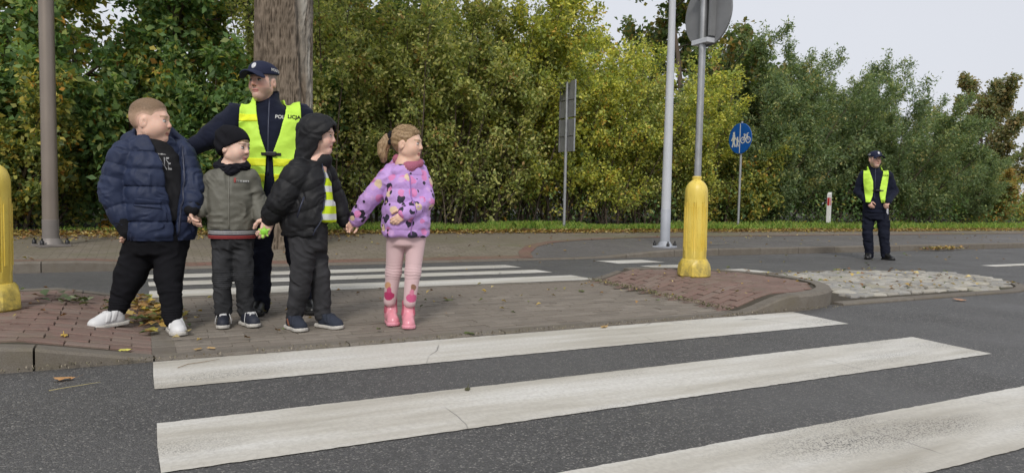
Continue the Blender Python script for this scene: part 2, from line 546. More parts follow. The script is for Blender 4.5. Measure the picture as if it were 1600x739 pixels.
# sand bed under the pavers
nx, ny = 110, 28
V = []; Fc = []
for j in range(ny + 1):
    for i in range(nx + 1):
        x = -3.2 + (NC[0] + 3.2) * i / nx; y = YF + .04 + (YB - YF - .05) * j / ny
        V.append((x, y, isl_h(x, y) - .013))
for j in range(ny):
    for i in range(nx):
        a = j * (nx + 1) + i; Fc.append((a, a + 1, a + nx + 2, a + nx + 1))
b0 = len(V)
for k in range(25):
    a = R(-90 + 180 * k / 24)
    for r in (0, .35, .7, NR - .03):
        x = NC[0] + .0005 + r * math.cos(a); y = NC[1] + r * math.sin(a)
        V.append((x, y, isl_h(x, y) - .013))
for k in range(24):
    for q in range(3):
        a = b0 + k * 4 + q; Fc.append((a, a + 1, a + 5, a + 4))
link('bed', mesh_np('bed', V, Fc, smooth=True), MAT['sand'], island)

def paver_mesh(w, d, h, ch, mat, seed):
    rng = random.Random(seed)
    m = MB().box((-w / 2, -d / 2, -h), (w / 2, d / 2, 0), ch)
    for i in range(8, 12):                       # worn long edges, tight ends
        x, y, z = m.v[i]; m.v[i] = (x + math.copysign(ch - .0015, x), y - math.copysign(.003, y), z)
    m.v = [(x + rng.uniform(-.0018, .0018), y + rng.uniform(-.0018, .0018), z + rng.uniform(-.0012, .0012)) for x, y, z in m.v]
    return m.mesh('paver', mat)
grey_m = [paver_mesh(.1985, .087, .06, .004, MAT['paver'], i) for i in range(5)]
red_m = [paver_mesh(.1985, .087, .06, .0045, MAT['red'], 20 + i) for i in range(5)]
half_red = [paver_mesh(.0965, .0915, .06, .004, MAT['red'], 40 + i) for i in range(3)]
half_grey = [paver_mesh(.0965, .0915, .06, .0035, MAT['paver'], 60 + i) for i in range(3)]
rng = random.Random(4)
def tilt_at(x, y):
    e = .04
    sx = (isl_h(x + e, y) - isl_h(x - e, y)) / (2 * e); sy = (isl_h(x, y + e) - isl_h(x, y - e)) / (2 * e)
    n = Vector((-sx, -sy, 1)).normalized()
    return n
grey_places = []; red_places = []
row = 0; y = YF + .165
while y < YB - .06:
    off = (row % 2) * .1 + rng.uniform(-.006, .006)
    x = -1.75 + off
    while x < NC[0] + NR:
        left = x < -.02; right = x > 4.08 + .06 * (y - 4)
        if left or right:
            w = .095
            ok = all(in_island(x + sx, y + sy, .125) for sx in (-w, w) for sy in (-.045, .045))
            if ok: red_places.append((x, y, 0))
            elif right and in_island(x - .05, y, .18) and in_island(x - .05, y + .05, .14) and in_island(x - .05, y - .05, .14): red_places.append((x - .05, y, 1))
        elif x < .1: red_places.append((-.006, y, 1))
        elif .1 < x < .2: grey_places.append((x + .055, y, 1))
        elif .2 < x < 4.05 + .06 * (y - 4):
            grey_places.append((x, y, 0))
        x += .2
    y += .1; row += 1
def put(name, me, x, y, parent):
    n = tilt_at(x, y)
    o = link(name, me, None, parent)
    q = n.to_track_quat('Z', 'Y')
    m = Matrix.Translation((x, y, isl_h(x, y) + rng.uniform(-.0025, .002))) @ Matrix.Rotation(rng.uniform(-.008, .008), 4, 'Z')
    sx = n
    rot = Vector((0, 0, 1)).rotation_difference(n).to_matrix().to_4x4()
    jit = Matrix.Rotation(rng.uniform(-.012, .012), 4, 'X') @ Matrix.Rotation(rng.uniform(-.008, .008), 4, 'Y')
    o.matrix_local = m @ rot @ jit
    return o
grey_places.sort(key=lambda p: (p[1], p[0]))
vis = [p for p in grey_places]
for x, y, hf in vis[:300]:
    put('paver', half_grey[rng.randrange(3)] if hf else grey_m[rng.randrange(5)], x, y, island)
rest = MB()
for x, y, hf in vis[300:]:
    w, d = (.048 if hf else .098), .0442
    rest.box((-w, -d, -.05), (w, d, 0), .005, Matrix.Translation((x, y, isl_h(x, y) + rng.uniform(-.002, .002))))
tag(rest.build('far_pavers', MAT['paver'], island), kind='stuff')
for x, y, hf in red_places:
    if x > -1.5: put('red_paver', (half_red[rng.randrange(3)] if hf else red_m[rng.randrange(5)]), x, y, island)
# border slabs between red and grey on the left
for k in range(11):
    yy = YF + .165 + .2 * k + .05
    if yy > YB - .1: break
    MB().box((-.06, -.097, -.06), (.06, .097, 0), .004).build('border_slab', MAT['kerb'], island, loc=(.1, yy, isl_h(.1, yy) + .001))
# front and back edging stones, flush in the middle
def kerb_stone(parent, pts, w, hfun, name='kerb_stone', side=1, ch=.012, depth=.25, gap=.005, low=None):
    """a stone that follows pts; front face on the left of pts; top from hfun; base height from low()"""
    V = []; Fc = []
    n = len(pts)
    for i, p in enumerate(pts):
        a = Vector(pts[max(i - 1, 0)]); b = Vector(pts[min(i + 1, n - 1)])
        d = (b - a).normalized(); nn = Vector((-d.y, d.x)) * side
        p = Vector(p)
        if i == 0: p = p + d * gap
        if i == n - 1: p = p - d * gap
        q = p + nn * w
        zt = hfun(p.x + nn.x * .05, p.y + nn.y * .05)
        zq = hfun(q.x, q.y)
        c = p + nn * ch * .8
        V += [(p.x, p.y, zt - depth), (p.x, p.y, zt - ch), (c.x, c.y, zt + .002), (q.x, q.y, zq + .001), (q.x, q.y, zq - depth)]
    for i in range(n - 1):
        for k in range(5):
            m = (k + 1) % 5
            Fc.append((5 * i + k, 5 * i + m, 5 * i + 5 + m, 5 * i + 5 + k) if side < 0 else (5 * i + k, 5 * i + 5 + k, 5 * i + 5 + m, 5 * i + m))
    Fc.append((0, 1, 2, 3, 4)); Fc.append(tuple(5 * (n - 1) + k for k in (4, 3, 2, 1, 0)))
    return link(name, mesh_np(name, V, Fc, smooth=False), MAT['kerb'], parent)
def sub_line(a, b, n=6): return [(a[0] + (b[0] - a[0]) * i / n, a[1] + (b[1] - a[1]) * i / n) for i in range(n + 1)]
def kh(x, y): return isl_h(x, y) + .002
for x0, x1 in ((-2.46, -1.46), (-1.46, -.46), (-.46, .05), (.05, 1.05), (1.05, 2.05), (2.05, 3.05), (3.05, 4.05), (4.05, 4.72)):
    kerb_stone(island, sub_line((x0, YF + .005), (x1, YF + .005)), .11, kh)
for x0 in np.arange(-2.4, 4.6, 1.0):
    x1 = min(x0 + 1, NC[0])
    kerb_stone(island, sub_line((x0, YB), (x1, YB)), .11, kh, side=-1)
for k in range(4):
    pts = arc(NC[0], NC[1], NR + .02, -90 + 45 * k, -45 + 45 * k, 8)
    kerb_stone(island, pts, .13, kh, ch=.02)

# ------------------------------------------------------------------ granite sett apron beyond the nose
apron = empty('sett_apron', (0, 0, 0)); tag(apron, kind='structure')
AX0, AX1, AY0, AY1 = 4.72, 9.0, 4.08, 6.28
def apron_half(x):
    """front and back Y of the apron at x"""
    if x < 7.7: return AY0, AY1
    t = min(1, (x - 7.7) / (AX1 - 7.7))
    h = (AY1 - AY0) / 2 * math.sqrt(max(0, 1 - t ** 2.2))
    c = (AY0 + AY1) / 2 - .12 * t
    return c - h, c + h
def zap(x, y): return .012 + .05 * max(0, 1 - ((y - 5.18) / 1.1) ** 2)
V = []; Fc = []
xs = np.linspace(AX0, AX1 - .002, 60)
for x in xs:
    a, b = apron_half(x)
    for j in range(9):
        yy = a + (b - a) * j / 8; V.append((x, yy, zap(x, yy) - .02))
for i in range(59):
    for j in range(8): Fc.append((9 * i + j, 9 * i + 9 + j, 9 * i + 10 + j, 9 * i + j + 1))
link('bed', mesh_np('bed', V, Fc, smooth=True), MAT['sand'], apron)
def sett_mesh(seed):
    r_ = random.Random(seed); w, d = r_.uniform(.068, .095), .066
    ring = []
    n = 8
    pts = [(-w, -d), (0, -d - .006), (w, -d), (w + .005, 0), (w, d), (0, d + .006), (-w, d), (-w - .005, 0)]
    pts = [(x + r_.uniform(-.015, .015), y + r_.uniform(-.011, .011)) for x, y in pts]
    V = [(x, y, -.07) for x, y in pts] + [(x, y, -.014) for x, y in pts] + [(x * .86, y * .82, r_.uniform(-.004, .004)) for x, y in pts] + [(0, 0, .004)]
    Fc = [tuple((8 * q + i, 8 * q + (i + 1) % 8, 8 * q + 8 + (i + 1) % 8, 8 * q + 8 + i)) for q in (0, 1) for i in range(8)]
    Fc += [(16 + i, 16 + (i + 1) % 8, 24) for i in range(8)]
    me = mesh_np('sett', V, Fc, smooth=False, mat=MAT['sett']); return me
setts = [sett_mesh(i) for i in range(9)]
cnt = 0
y = AY0 + .17; row = 0
while y < AY1 - .15 and cnt < 300:
    x = AX0 - .1 + (row % 2) * .1 + rng.uniform(-.03, .03)
    while x < AX1:
        a, b = apron_half(x + .09)
        if a + .17 < y < b - .15 and math.hypot(x - NC[0], y - NC[1]) > NR + .12 and cnt < 300:
            o = link('sett', setts[rng.randrange(9)], None, apron, (x, y, zap(x, y) + rng.uniform(-.006, .006)))
            o.rotation_euler = (rng.uniform(-.05, .05), rng.uniform(-.05, .05), rng.uniform(-.08, .08) + (math.pi if rng.random() < .5 else 0))
            cnt += 1
        x += .185 + rng.uniform(-.012, .02)
    y += .146 + rng.uniform(-.004, .006); row += 1
outl = [(x, apron_half(x)[0]) for x in np.linspace(5.35, 7.7, 13)] + [(x, apron_half(x)[0]) for x in (7.9, 8.1, 8.3, 8.5, 8.7, 8.85, 8.95, 8.985)]
back = [(x, apron_half(x)[1]) for x in (8.985, 8.95, 8.85, 8.7, 8.5, 8.3, 8.1, 7.9, 7.7, 7.3, 6.9, 6.5, 6.1, 5.7)]
allp = outl + back
for i in range(0, len(allp) - 1, 5):
    seg = allp[i:i + 6]
    if len(seg) > 1: kerb_stone(apron, seg, .11, lambda x, y: zap(x, y) * .4 + .012, ch=.008, gap=.004)

# ------------------------------------------------------------------ far kerb
fk = empty('far_kerb', (0, 0, 0)); tag(fk, kind='structure')
def fkh(x, y):
    def ss(t): t = min(1, max(0, t)); return t * t * (3 - 2 * t)
    low, hi = zroad(9.4) + .022, zpave(9.6) + .012
    return low + (hi - low) * fk_ramp(x)
for k in range(-9, 34):
    kerb_stone(fk, sub_line((k, YK), (k + 1, YK)), .15, fkh, side=1, ch=.015)
# footway ramps down to the dropped kerb with a thin wedge
# ================================================================== street furniture
def T_(loc, rz=0, rx=0, ry=0):
    return Matrix.Translation(loc) @ Matrix.Rotation(rz, 4, 'Z') @ Matrix.Rotation(ry, 4, 'Y') @ Matrix.Rotation(rx, 4, 'X')

# ---- lamp columns
def lamp(loc, label, r0_, r1_, collar_h, m_up, m_low, lean, bolts_dark):
    t = empty('lamp_post', loc); tag(t, label, 'lamp post', 'lamp posts on the far footway')
    t.rotation_euler = (0, lean, .4)
    b = MB().box((-r0_ * 1.9, -r0_ * 1.9, .0), (r0_ * 1.9, r0_ * 1.9, .03), .006)
    b.lathe([(r0_ * 1.55, .03), (r0_ * 1.45, .06), (r0_ * 1.12, .10), (r0_ * 1.02, .115)], 28)
    auto_smooth(b.build('base_plate', m_low, t))
    auto_smooth(MB().lathe([(r0_ * 1.04, .10), (r0_ * 1.04, collar_h - .004), (r0_ * 1.0, collar_h)], 32).build('collar', m_low, t))
    auto_smooth(MB().lathe([(r0_, collar_h - .02), (r0_ * .99, collar_h + .3), (r1_, 8.0)], 32).build('pole', m_up, t))
    for sx in (-1, 1):
        for sy in (-1, 1):
            bb = MB().lathe([(.028, 0), (.028, .045), (.02, .055), (.012, .055), (.012, .085)], 10, T_((sx * r0_ * 1.55, sy * r0_ * 1.55, .03)))
            auto_smooth(bb.build('anchor_bolt', MAT['blackplastic'], t))
    arm = MB().tube([(0, 0, 7.9), (0, -.1, 8.15), (0, -.5, 8.35), (0, -1.3, 8.45)], [r1_ * .9, .035, .03, .03], 10).build('arm', m_up, t, True)
    auto_smooth(MB().box((-.13, -1.95, 8.38), (.13, -1.25, 8.5), .03).build('lantern', m_low, t))
    return t
lamp((-1.1, 11.44, zfoot(-1.1, 11.44)), 'thick brown metal lamp post with grey base collar behind the child in the navy jacket', .097, .08, .36, MAT['bronze'], MAT['bronze_low'], R(-.3), True)
lamp((8.27, 9.98, zfoot(8.27, 9.98)), 'slender pale grey lamp post bolted down beside the far kerb', .084, .03, .68, MAT['galv_light'], MAT['galv_dark'], R(.1), True)

# ---- yellow island bollards
def bollard(loc, label, rz):
    t = empty('traffic_bollard', loc, rz); tag(t, label, 'bollard', 'yellow bollards on the traffic island')
    n = 192
    def ring(z, f):
        return [(f(2 * math.pi * i / n) * math.cos(2 * math.pi * i / n), f(2 * math.pi * i / n) * math.sin(2 * math.pi * i / n), z) for i in range(n)]
    def octo(Rr, k=8, soft=.5):
        def f(a):
            m = (a + math.pi / k) % (2 * math.pi / k) - math.pi / k
            return Rr * ((1 - soft) + soft * math.cos(math.pi / k) / math.cos(m))
        return f
    def scal(Rr, amp):
        return lambda a: Rr * (1 + amp * abs(math.cos(4 * a)))
    def stack(rings):
        V = []; Fc = []
        for r_ in rings: V += r_
        for j in range(len(rings) - 1):
            for i in range(n):
                k = (i + 1) % n; Fc.append((j * n + i, j * n + k, (j + 1) * n + k, (j + 1) * n + i))
        Fc.append(tuple(range(n - 1, -1, -1))); Fc.append(tuple((len(rings) - 1) * n + i for i in range(n)))
        return V, Fc
    foot = stack([ring(0, octo(.162, 8, .9)), ring(.012, octo(.172, 8, .9)), ring(.10, octo(.166, 8, .9)), ring(.128, octo(.158, 8, .8)), ring(.15, scal(.138, .05)), ring(.172, scal(.126, .03)), ring(.178, octo(.115))])
    m = MB().add(*foot); auto_smooth(m.build('foot', MAT['yellow'], t), 30)
    def flute(Rr):
        def f(a):
            m_ = (a + math.pi / 8) % (math.pi / 4) - math.pi / 8
            w = abs(m_)
            base_ = Rr * (.55 + .45 * math.cos(math.pi / 8) / math.cos(m_))
            g = .0
            if .25 < w < .33: g = .009
            return base_ - g
        return f
    sh = stack([ring(.14, octo(.121)), ring(.25, octo(.12)), ring(.262, flute(.122)), ring(.72, flute(.12)), ring(.735, octo(.119)), ring(.80, octo(.118, 8, .4)), ring(.84, octo(.116, 8, .25)), ring(.875, octo(.109, 8, .1)), ring(.905, octo(.096, 8, 0)), ring(.928, octo(.078, 8, 0)), ring(.944, octo(.057, 8, 0)), ring(.95, octo(.046, 8, 0)), ring(.975, octo(.046, 8, 0))])
    m = MB().add(*sh); shaft = auto_smooth(m.build('shaft', MAT['yellow'], t), 32)
    for k in range(8):
        a = 2 * math.pi * k / 8
        p = MB().box((-.013, -.004, .29), (.013, .003, .69), .0, T_((0, 0, 0), a - math.pi / 2) @ Matrix.Translation((0, .1185, 0)))
        p.build('rib', MAT['yellow'], shaft)
    auto_smooth(MB().lathe([(.05, .972), (.05, .985), (.04, .99)], 28).build('neck_ring', MAT['yellow'], t))
    return t
bR = (4.87, 5.42, isl_h(4.87, 5.42) + .001)
bL = (-.82, 5.30, isl_h(-.82, 5.30) + .001)
bollard(bR, 'yellow plastic bollard under the round sign on the right red paving', .35).scale = (.95, .95, 1)
bollard(bL, 'yellow plastic bollard cut off by the left edge of the picture', .12).scale = (.94, .94, .94)

# ---- round sign seen from behind on a post rising out of the bollard
def round_sign_back(loc, zc, label, lean):
    t = empty('round_traffic_sign', loc); tag(t, label, 'traffic sign')
    t.rotation_euler = (0, lean, 0)
    auto_smooth(MB().lathe([(.034, .96 - .2), (.034, zc + .3), (.034, zc + .42)], 20).build('post', MAT['galv'], t))
    rot = T_((.055, 0, zc), 0, 0, math.pi / 2) @ Matrix.Scale(.8, 4)       # front of the disc looks along +X
    d = MB().lathe([(.395, -.004), (.402, -.004), (.402, .018), (.395, .018), (.39, .004), (.02, .004)], 64, rot)
    disc = auto_smooth(d.build('disc', MAT['signback'], t))
    f = MB().lathe([(.392, .019), (.392, .022)], 64, rot).build('face', MAT['blue'], disc)
    MB().lathe([(.398, .0185), (.398, .0205)], 64, rot).build('rim', MAT['white'], disc)
    for z in (zc - .28, zc + .2):
        MB().box((-.042, -.11 if z < zc else -.1, z - .02), (.052, .11 if z < zc else .1, z + .025), .004).build('clamp', MAT['galv_light'], t)
    MB().box((-.02, -.12, zc - .24), (.051, -.095, zc + .24), 0).build('stiffener', MAT['signback'], t)
    return t
s1 = round_sign_back((bR[0], bR[1], bR[2]), 2.58, 'grey back of a round traffic sign on the post above the right bollard', R(.3))

# ---- rectangular sign back
t = empty('rectangular_sign', (8.62, 13.98, .19), R(3)); tag(t, 'two grey rectangular sign panels seen from behind on a thin post by the hedge', 'traffic sign')
auto_smooth(MB().lathe([(.035, -.1), (.035, 3.35)], 14).build('post', MAT['galv'], t))
for k, (z0, z1) in enumerate(((1.78, 2.52), (2.56, 3.38))):
    p = MB().box((.036, -.28, z0), (.05, .32, z1), 0)
    pn = p.build('panel', MAT['signback'], t)
    MB().box((.015, -.285, z0 - .003), (.0515, -.262, z1 + .003), 0).build('panel_edge', MAT['galv'], pn)
    MB().box((.015, .3, z0 - .003), (.0515, .325, z1 + .003), 0).build('panel_edge', MAT['signback'], pn)
    MB().box((.02, -.26, (z0 + z1) / 2 - .015), (.0355, .3, (z0 + z1) / 2 + .015), 0).build('crossbar', MAT['signback'], pn)

# ---- blue pedestrian and cycle path sign, front looks along -X
BS = (14.76, 14.71, .2)
t = empty('path_sign', BS); tag(t, 'round blue sign with white pedestrian and bicycle symbols on a thin post', 'traffic sign')
t.rotation_euler = (0, R(.3), 0)
auto_smooth(MB().lathe([(.034, -.1), (.034, 2.93)], 14).build('post', MAT['galv'], t))
ZC = 2.46
fr = Matrix.Translation((-.05, 0, ZC)) @ Matrix(((0, 0, -1, 0), (-1, 0, 0, 0), (0, 1, 0, 0), (0, 0, 0, 1))) @ Matrix.Scale(.92, 4)   # local x -> -Y (right as read), y -> up, z -> towards -X
def mir(m): return m
auto_smooth(MB().lathe([(.46, -.012), (.46, .0), (.452, .004), (.45, .004)], 56, fr).build('disc', MAT['blue'], t))
auto_smooth(MB().lathe([(.46, -.02), (.46, -.0125)], 56, fr).build('back', MAT['signback'], t))
MB().box((-.014, -.44, .005), (.014, .44, .008), 0, fr).build('divider', MAT['white'], t)
def seg2(m, a, b, w, z=.0052, h=.003):
    a = Vector(a); b = Vector(b); d = (b - a).normalized(); n = Vector((-d.y, d.x)) * w / 2; e = d * w * .3
    pts = [a - e + n, a - e - n, b + e - n, b + e + n]
    m.plate([(p.x, p.y) for p in pts][::-1], h, fr @ Matrix.Translation((0, 0, z)))
def disc2(m, c, r_, z=.0052, h=.003, n=14):
    m.plate([(c[0] + r_ * math.cos(2 * math.pi * i / n), c[1] + r_ * math.sin(2 * math.pi * i / n)) for i in range(n)], h, fr @ Matrix.Translation((0, 0, z)))
def ring2(m, c, r_, w, z=.0052, n=22):
    for i in range(n):
        a0, a1 = 2 * math.pi * i / n, 2 * math.pi * (i + 1) / n
        seg2(m, (c[0] + r_ * math.cos(a0), c[1] + r_ * math.sin(a0)), (c[0] + r_ * math.cos(a1), c[1] + r_ * math.sin(a1)), w, z + .0001 * (i % 2))
m = MB(); disc2(m, (-.25, .17), .042)
for k, (a, b, w) in enumerate((((-.25, .1), (-.25, -.06), .095), ((-.25, -.06), (-.3, -.24), .05), ((-.25, -.06), (-.19, -.23), .05), ((-.26, .09), (-.34, -.05), .035), ((-.24, .09), (-.17, -.01), .035))):
    seg2(m, a, b, w, .0052 + .0002 * k)
m.build('adult_symbol', MAT['white'], t)
m = MB(); disc2(m, (-.1, .02), .032)
for k, (a, b, w) in enumerate((((-.1, -.03), (-.1, -.11), .065), ((-.1, -.11), (-.135, -.24), .036), ((-.1, -.11), (-.06, -.23), .036), ((-.11, -.03), (-.16, -.02), .026), ((-.09, -.03), (-.045, -.1), .026))):
    seg2(m, a, b, w, .0052 + .0002 * k)
m.build('child_symbol', MAT['white'], t)
m = MB(); ring2(m, (.12, -.06), .085, .026); ring2(m, (.33, -.06), .085, .026)
for k, (a, b, w) in enumerate((((.12, -.06), (.18, .08), .022), ((.18, .08), (.29, .08), .022), ((.29, .08), (.21, -.06), .022), ((.21, -.06), (.18, .08), .022), ((.12, -.06), (.21, -.06), .022), ((.33, -.06), (.28, .13), .022), ((.28, .13), (.34, .14), .02), ((.15, .11), (.21, .11), .026))):
    seg2(m, a, b, w, .0056 + .0002 * k)
m.build('bicycle_symbol', MAT['white'], t)

# ---- red and white marker post
t = empty('marker_post', (19.08, 15.21, .2)); tag(t, 'short white marker post with a red reflector on the grass beyond the officer', 'marker post')
m = MB(); m.add([(-.06, -.05, -.1), (.06, -.05, -.1), (.06, .05, -.1), (-.06, .05, -.1), (-.06, -.05, 1.0), (.06, -.05, 1.07), (.06, .05, 1.07), (-.06, .05, 1.0)],
                [(0, 3, 2, 1), (4, 5, 6, 7), (0, 1, 5, 4), (1, 2, 6, 5), (2, 3, 7, 6), (3, 0, 4, 7)])
m.build('post', MAT['white'], t)
MB().box((-.068, -.035, .66), (-.061, .035, .9), 0).build('reflector', MAT['redplastic'], t)
MB().box((-.05, -.058, .66), (.0, -.051, .9), 0).build('reflector', MAT['redplastic'], t)
t.rotation_euler = (0, 0, R(20))

# ================================================================== vegetation
def mk_leaf(name, rough=.5, trans=.48):
    t = NT(name, rough, .35)
    c = t.attr()
    t.base(c)
    tr = t.new('ShaderNodeBsdfTranslucent'); t.l.new(t.mix(1.0, c, (1.15, 1.15, .6), 'MULTIPLY'), tr.inputs['Color'])
    mx = t.new('ShaderNodeMixShader'); mx.inputs[0].default_value = trans
    t.l.new(t.b.outputs[0], mx.inputs[1]); t.l.new(tr.outputs[0], mx.inputs[2]); t.l.new(mx.outputs[0], t.out.inputs['Surface'])
    return t.m
MAT['leaf'] = mk_leaf('leaf'); MAT['litter'] = mk_leaf('leaf_litter', .7, .15); MAT['grass'] = mk_leaf('grass', .5, .3)
MAT['twig'] = mk_stone('twig_bark', [(.13, .1, .075)], (.09, .07, .05), sc=30, obj_rand=False)
MAT['limb'] = mk_stone('limb_bark', [(.085, .075, .06)], (.05, .045, .035), sc=30, obj_rand=False)

def grow(rg, p, d, L, r, lev, prm, segs, anchors):
    """one branch as a bent polyline; recursive; anchors take the leaf bearing pieces"""
    n = prm['n'][lev]; k = max(3, min(8, int(L / prm['step'][lev]) + 1))
    pts = [p]; dirs = [d]
    st = L / k
    for i in range(k):
        d = d + rg.normal(0, prm['wig'][lev], 3) + np.array([0, 0, prm['up'][lev]])
        d = d / np.linalg.norm(d)
        p = p + d * st
        pts.append(p); dirs.append(d)
    rad = [max(.0025, r * (1 - .8 * i / k)) for i in range(k + 1)]
    segs.append((lev, pts, rad))
    if lev == prm['last']:
        anchors.append((pts[0], pts[k // 2], pts[-1])); return
    if lev == prm['last'] - 1: anchors.append((pts[k // 2], pts[-2], pts[-1]))
    t0 = prm['t0'][lev]
    for j in range(n):
        t = t0 + (1 - t0) * (j + rg.random()) / n
        i = min(k - 1, int(t * k)); f = t * k - i
        q = pts[i] * (1 - f) + pts[i + 1] * f; dd = dirs[i]
        rnd = rg.normal(0, 1, 3); side = np.cross(dd, rnd); side /= np.linalg.norm(side) + 1e-6
        a = prm['ang'][lev] * rg.uniform(.7, 1.25)
        nd = dd * math.cos(a) + side * math.sin(a)
        grow(rg, q, nd, L * prm['len'][lev] * rg.uniform(.65, 1.2) * (1 - .45 * t), max(.003, rad[i] * .55), lev + 1, prm, segs, anchors)

def tubes_np(segs, maxlev):
    V = []; Fc = []; b = 0
    for lev, pts, rad in segs:
        if lev > maxlev: continue
        n = 7 if lev == 0 else (4 if lev == 1 else 3)
        P = np.array(pts); D = np.gradient(P, axis=0); D /= np.linalg.norm(D, axis=1)[:, None] + 1e-9
        ref = np.array([1., .2, .1]); X = ref - D * (D @ ref)[:, None]; X /= np.linalg.norm(X, axis=1)[:, None] + 1e-9
        Y = np.cross(D, X); a = np.arange(n) * 2 * np.pi / n; rr = np.array(rad)[:, None, None]
        ring = P[:, None] + rr * (X[:, None] * np.cos(a)[None, :, None] + Y[:, None] * np.sin(a)[None, :, None])
        V.append(ring.reshape(-1, 3))
        m = len(P)
        i = np.arange(m - 1)[:, None] * n; k = np.arange(n)[None]
        Fc.append(np.stack([i + k, i + (k + 1) % n, i + n + (k + 1) % n, i + n + k], -1).reshape(-1, 4) + b)
        b += m * n
    return np.concatenate(V), np.concatenate(Fc)

def leaves_np(rg, anchors, per, size, spread, pal, asp=.55, droop=.2, upn=.5, thin=0):
    A = np.array(anchors)                                # (k,3,3)
    if thin: A = A[rg.random(len(A)) < np.clip(.22 + .78 * A[:, 1, 2] / thin, 0, 1)]
    k = len(A)
    cnt = np.maximum(1, rg.poisson(per, k)); idx = np.repeat(np.arange(k), cnt); n = len(idx)
    t = rg.random(n)[:, None]
    a, m, c = A[idx, 0], A[idx, 1], A[idx, 2]
    pos = (1 - t) ** 2 * a + 2 * t * (1 - t) * m + t * t * c + rg.normal(0, spread, (n, 3))
    ax = (c - a); ax /= np.linalg.norm(ax, axis=1)[:, None] + 1e-9
    d = ax * .5 + rg.normal(0, .7, (n, 3)); d[:, 2] -= droop; d /= np.linalg.norm(d, axis=1)[:, None]
    nr = rg.normal(0, 1, (n, 3)); nr[:, 2] += upn
    s = np.cross(d, nr); s /= np.linalg.norm(s, axis=1)[:, None] + 1e-9
    nn = np.cross(s, d)
    L = size * rg.uniform(.6, 1.3, n)[:, None]; W = L * asp * rg.uniform(.8, 1.15, n)[:, None]
    fold = W * .22
    V = np.stack([pos, pos + d * L * .45 + s * W * .5 + nn * fold, pos + d * L, pos + d * L * .45 - s * W * .5 + nn * fold], 1).reshape(-1, 3)
    F4 = np.arange(n * 4).reshape(n, 4)
    pal = np.array([q[:3] for q in pal]); w = None
    return V, F4, pos, n, idx

def pick(rg, pal, n, pos, idx, k, cl_amp=.35):
    cols = np.array([q[:3] for q in pal]); w = np.array([q[3] for q in pal]); w = w / w.sum()
    br = rg.choice(len(pal), k, p=w)                      # branch colour
    own = rg.choice(len(pal), n, p=w)
    sel = np.where(rg.random(n) < .55, br[idx], own)
    c = cols[sel] * 1.62 * rg.uniform(.7, 1.3, n)[:, None]
    return np.repeat(np.clip(c, 0, 1), 4, axis=0)

def plant_meshes(name, seed, prm, starts, per, size, spread, pal, maxlev=2, asp=.55, droop=.2, upn=.5, thin=0):
    rg = np.random.default_rng(seed)
    segs, anchors = [], []
    for p, d, L, r in starts(rg):
        grow(rg, np.array(p, float), np.array(d, float) / np.linalg.norm(d), L, r, 0, prm, segs, anchors)
    V, Fq = tubes_np(segs, maxlev)
    stem = mesh_np(name + '_stems', V, Fq, smooth=True, mat=MAT['twig'])
    V, F4, pos, n, idx = leaves_np(rg, anchors, per, size, spread, pal, asp, droop, upn, thin)
    leaf = mesh_np(name + '_leaves', V, F4, smooth=False, col=pick(rg, pal, n, pos, idx, len(anchors)), mat=MAT['leaf'])
    return stem, leaf, n

def shrub_starts(ns, H, base_r, lean):
    def f(rg):
        out = []
        for i in range(ns):
            a = rg.uniform(0, 6.28); q = base_r * math.sqrt(rg.random())
            p = (q * math.cos(a), q * math.sin(a), -.05); l = lean * rg.uniform(.1, 1)
            b = a + rg.normal(0, .6)
            out.append((p, (math.cos(b) * l, math.sin(b) * l, 1), H * rg.uniform(.6, 1.0), rg.uniform(.018, .04)))
        return out
    return f
def tree_starts(H, r):
    return lambda rg: [((0, 0, -.1), (rg.normal(0, .04), rg.normal(0, .04), 1), H, r)]

P_SHRUB = dict(n=[16, 6, 0], step=[.6, .25, .12], wig=[.06, .12, .18], up=[.02, .04, .02], t0=[.03, .12, 0], ang=[.7, .75, .7], len=[.29, .42, .5], last=2)
P_TREE = dict(n=[20, 9, 5, 0], step=[.7, .4, .25, .12], wig=[.04, .08, .12, .15], up=[.02, .04, .03, 0], t0=[.06, .2, .2, 0], ang=[1.15, .75, .7, .6], len=[.42, .5, .5, .5], last=3)
P_WILLOW = dict(n=[13, 9, 0], step=[.6, .25, .12], wig=[.05, .08, .12], up=[.02, .05, .06], t0=[.05, .1, 0], ang=[.75, .65, .6], len=[.4, .42, .5], last=2)
PAL_Y = [(.28, .31, .1, 4), (.38, .38, .14, 2.5), (.18, .22, .075, 3.5), (.13, .16, .055, 2), (.52, .48, .2, 1.0), (.28, .18, .07, .4)]
PAL_YB = [(.35, .37, .085, 4), (.47, .45, .10, 3), (.22, .27, .075, 3.5), (.17, .19, .055, 1.5), (.46, .3, .07, .5)]
PAL_G = [(.105, .18, .065, 4), (.155, .235, .08, 3), (.075, .13, .052, 3), (.22, .26, .085, 1.8), (.33, .3, .07, .6), (.36, .2, .05, .3)]
PAL_GY = [(.16, .19, .06, 3), (.28, .28, .07, 2.4), (.1, .145, .05, 3), (.43, .36, .09, 1.1), (.4, .22, .05, .3)]
PAL_W = [(.125, .175, .085, 4), (.175, .225, .11, 3), (.085, .125, .062, 3), (.25, .275, .12, 1.6), (.33, .28, .11, .3)]
PAL_M = [(.085, .125, .05, 3.5), (.17, .145, .06, 1.3), (.24, .16, .06, .6), (.12, .16, .055, 3), (.3, .26, .07, .5)]
PAL_B = [(.21, .18, .09, 3), (.17, .17, .085, 3), (.27, .2, .09, 1), (.13, .155, .08, 3)]
PAL_O = [(.34, .2, .07, 1.5), (.3, .24, .08, 2), (.17, .19, .07, 3)]
PM = {}
nl = 0
def variant(key, *a, **k):
    global nl
    s_, l_, n = plant_meshes(key, *a, **k); PM[key] = (s_, l_); nl += n
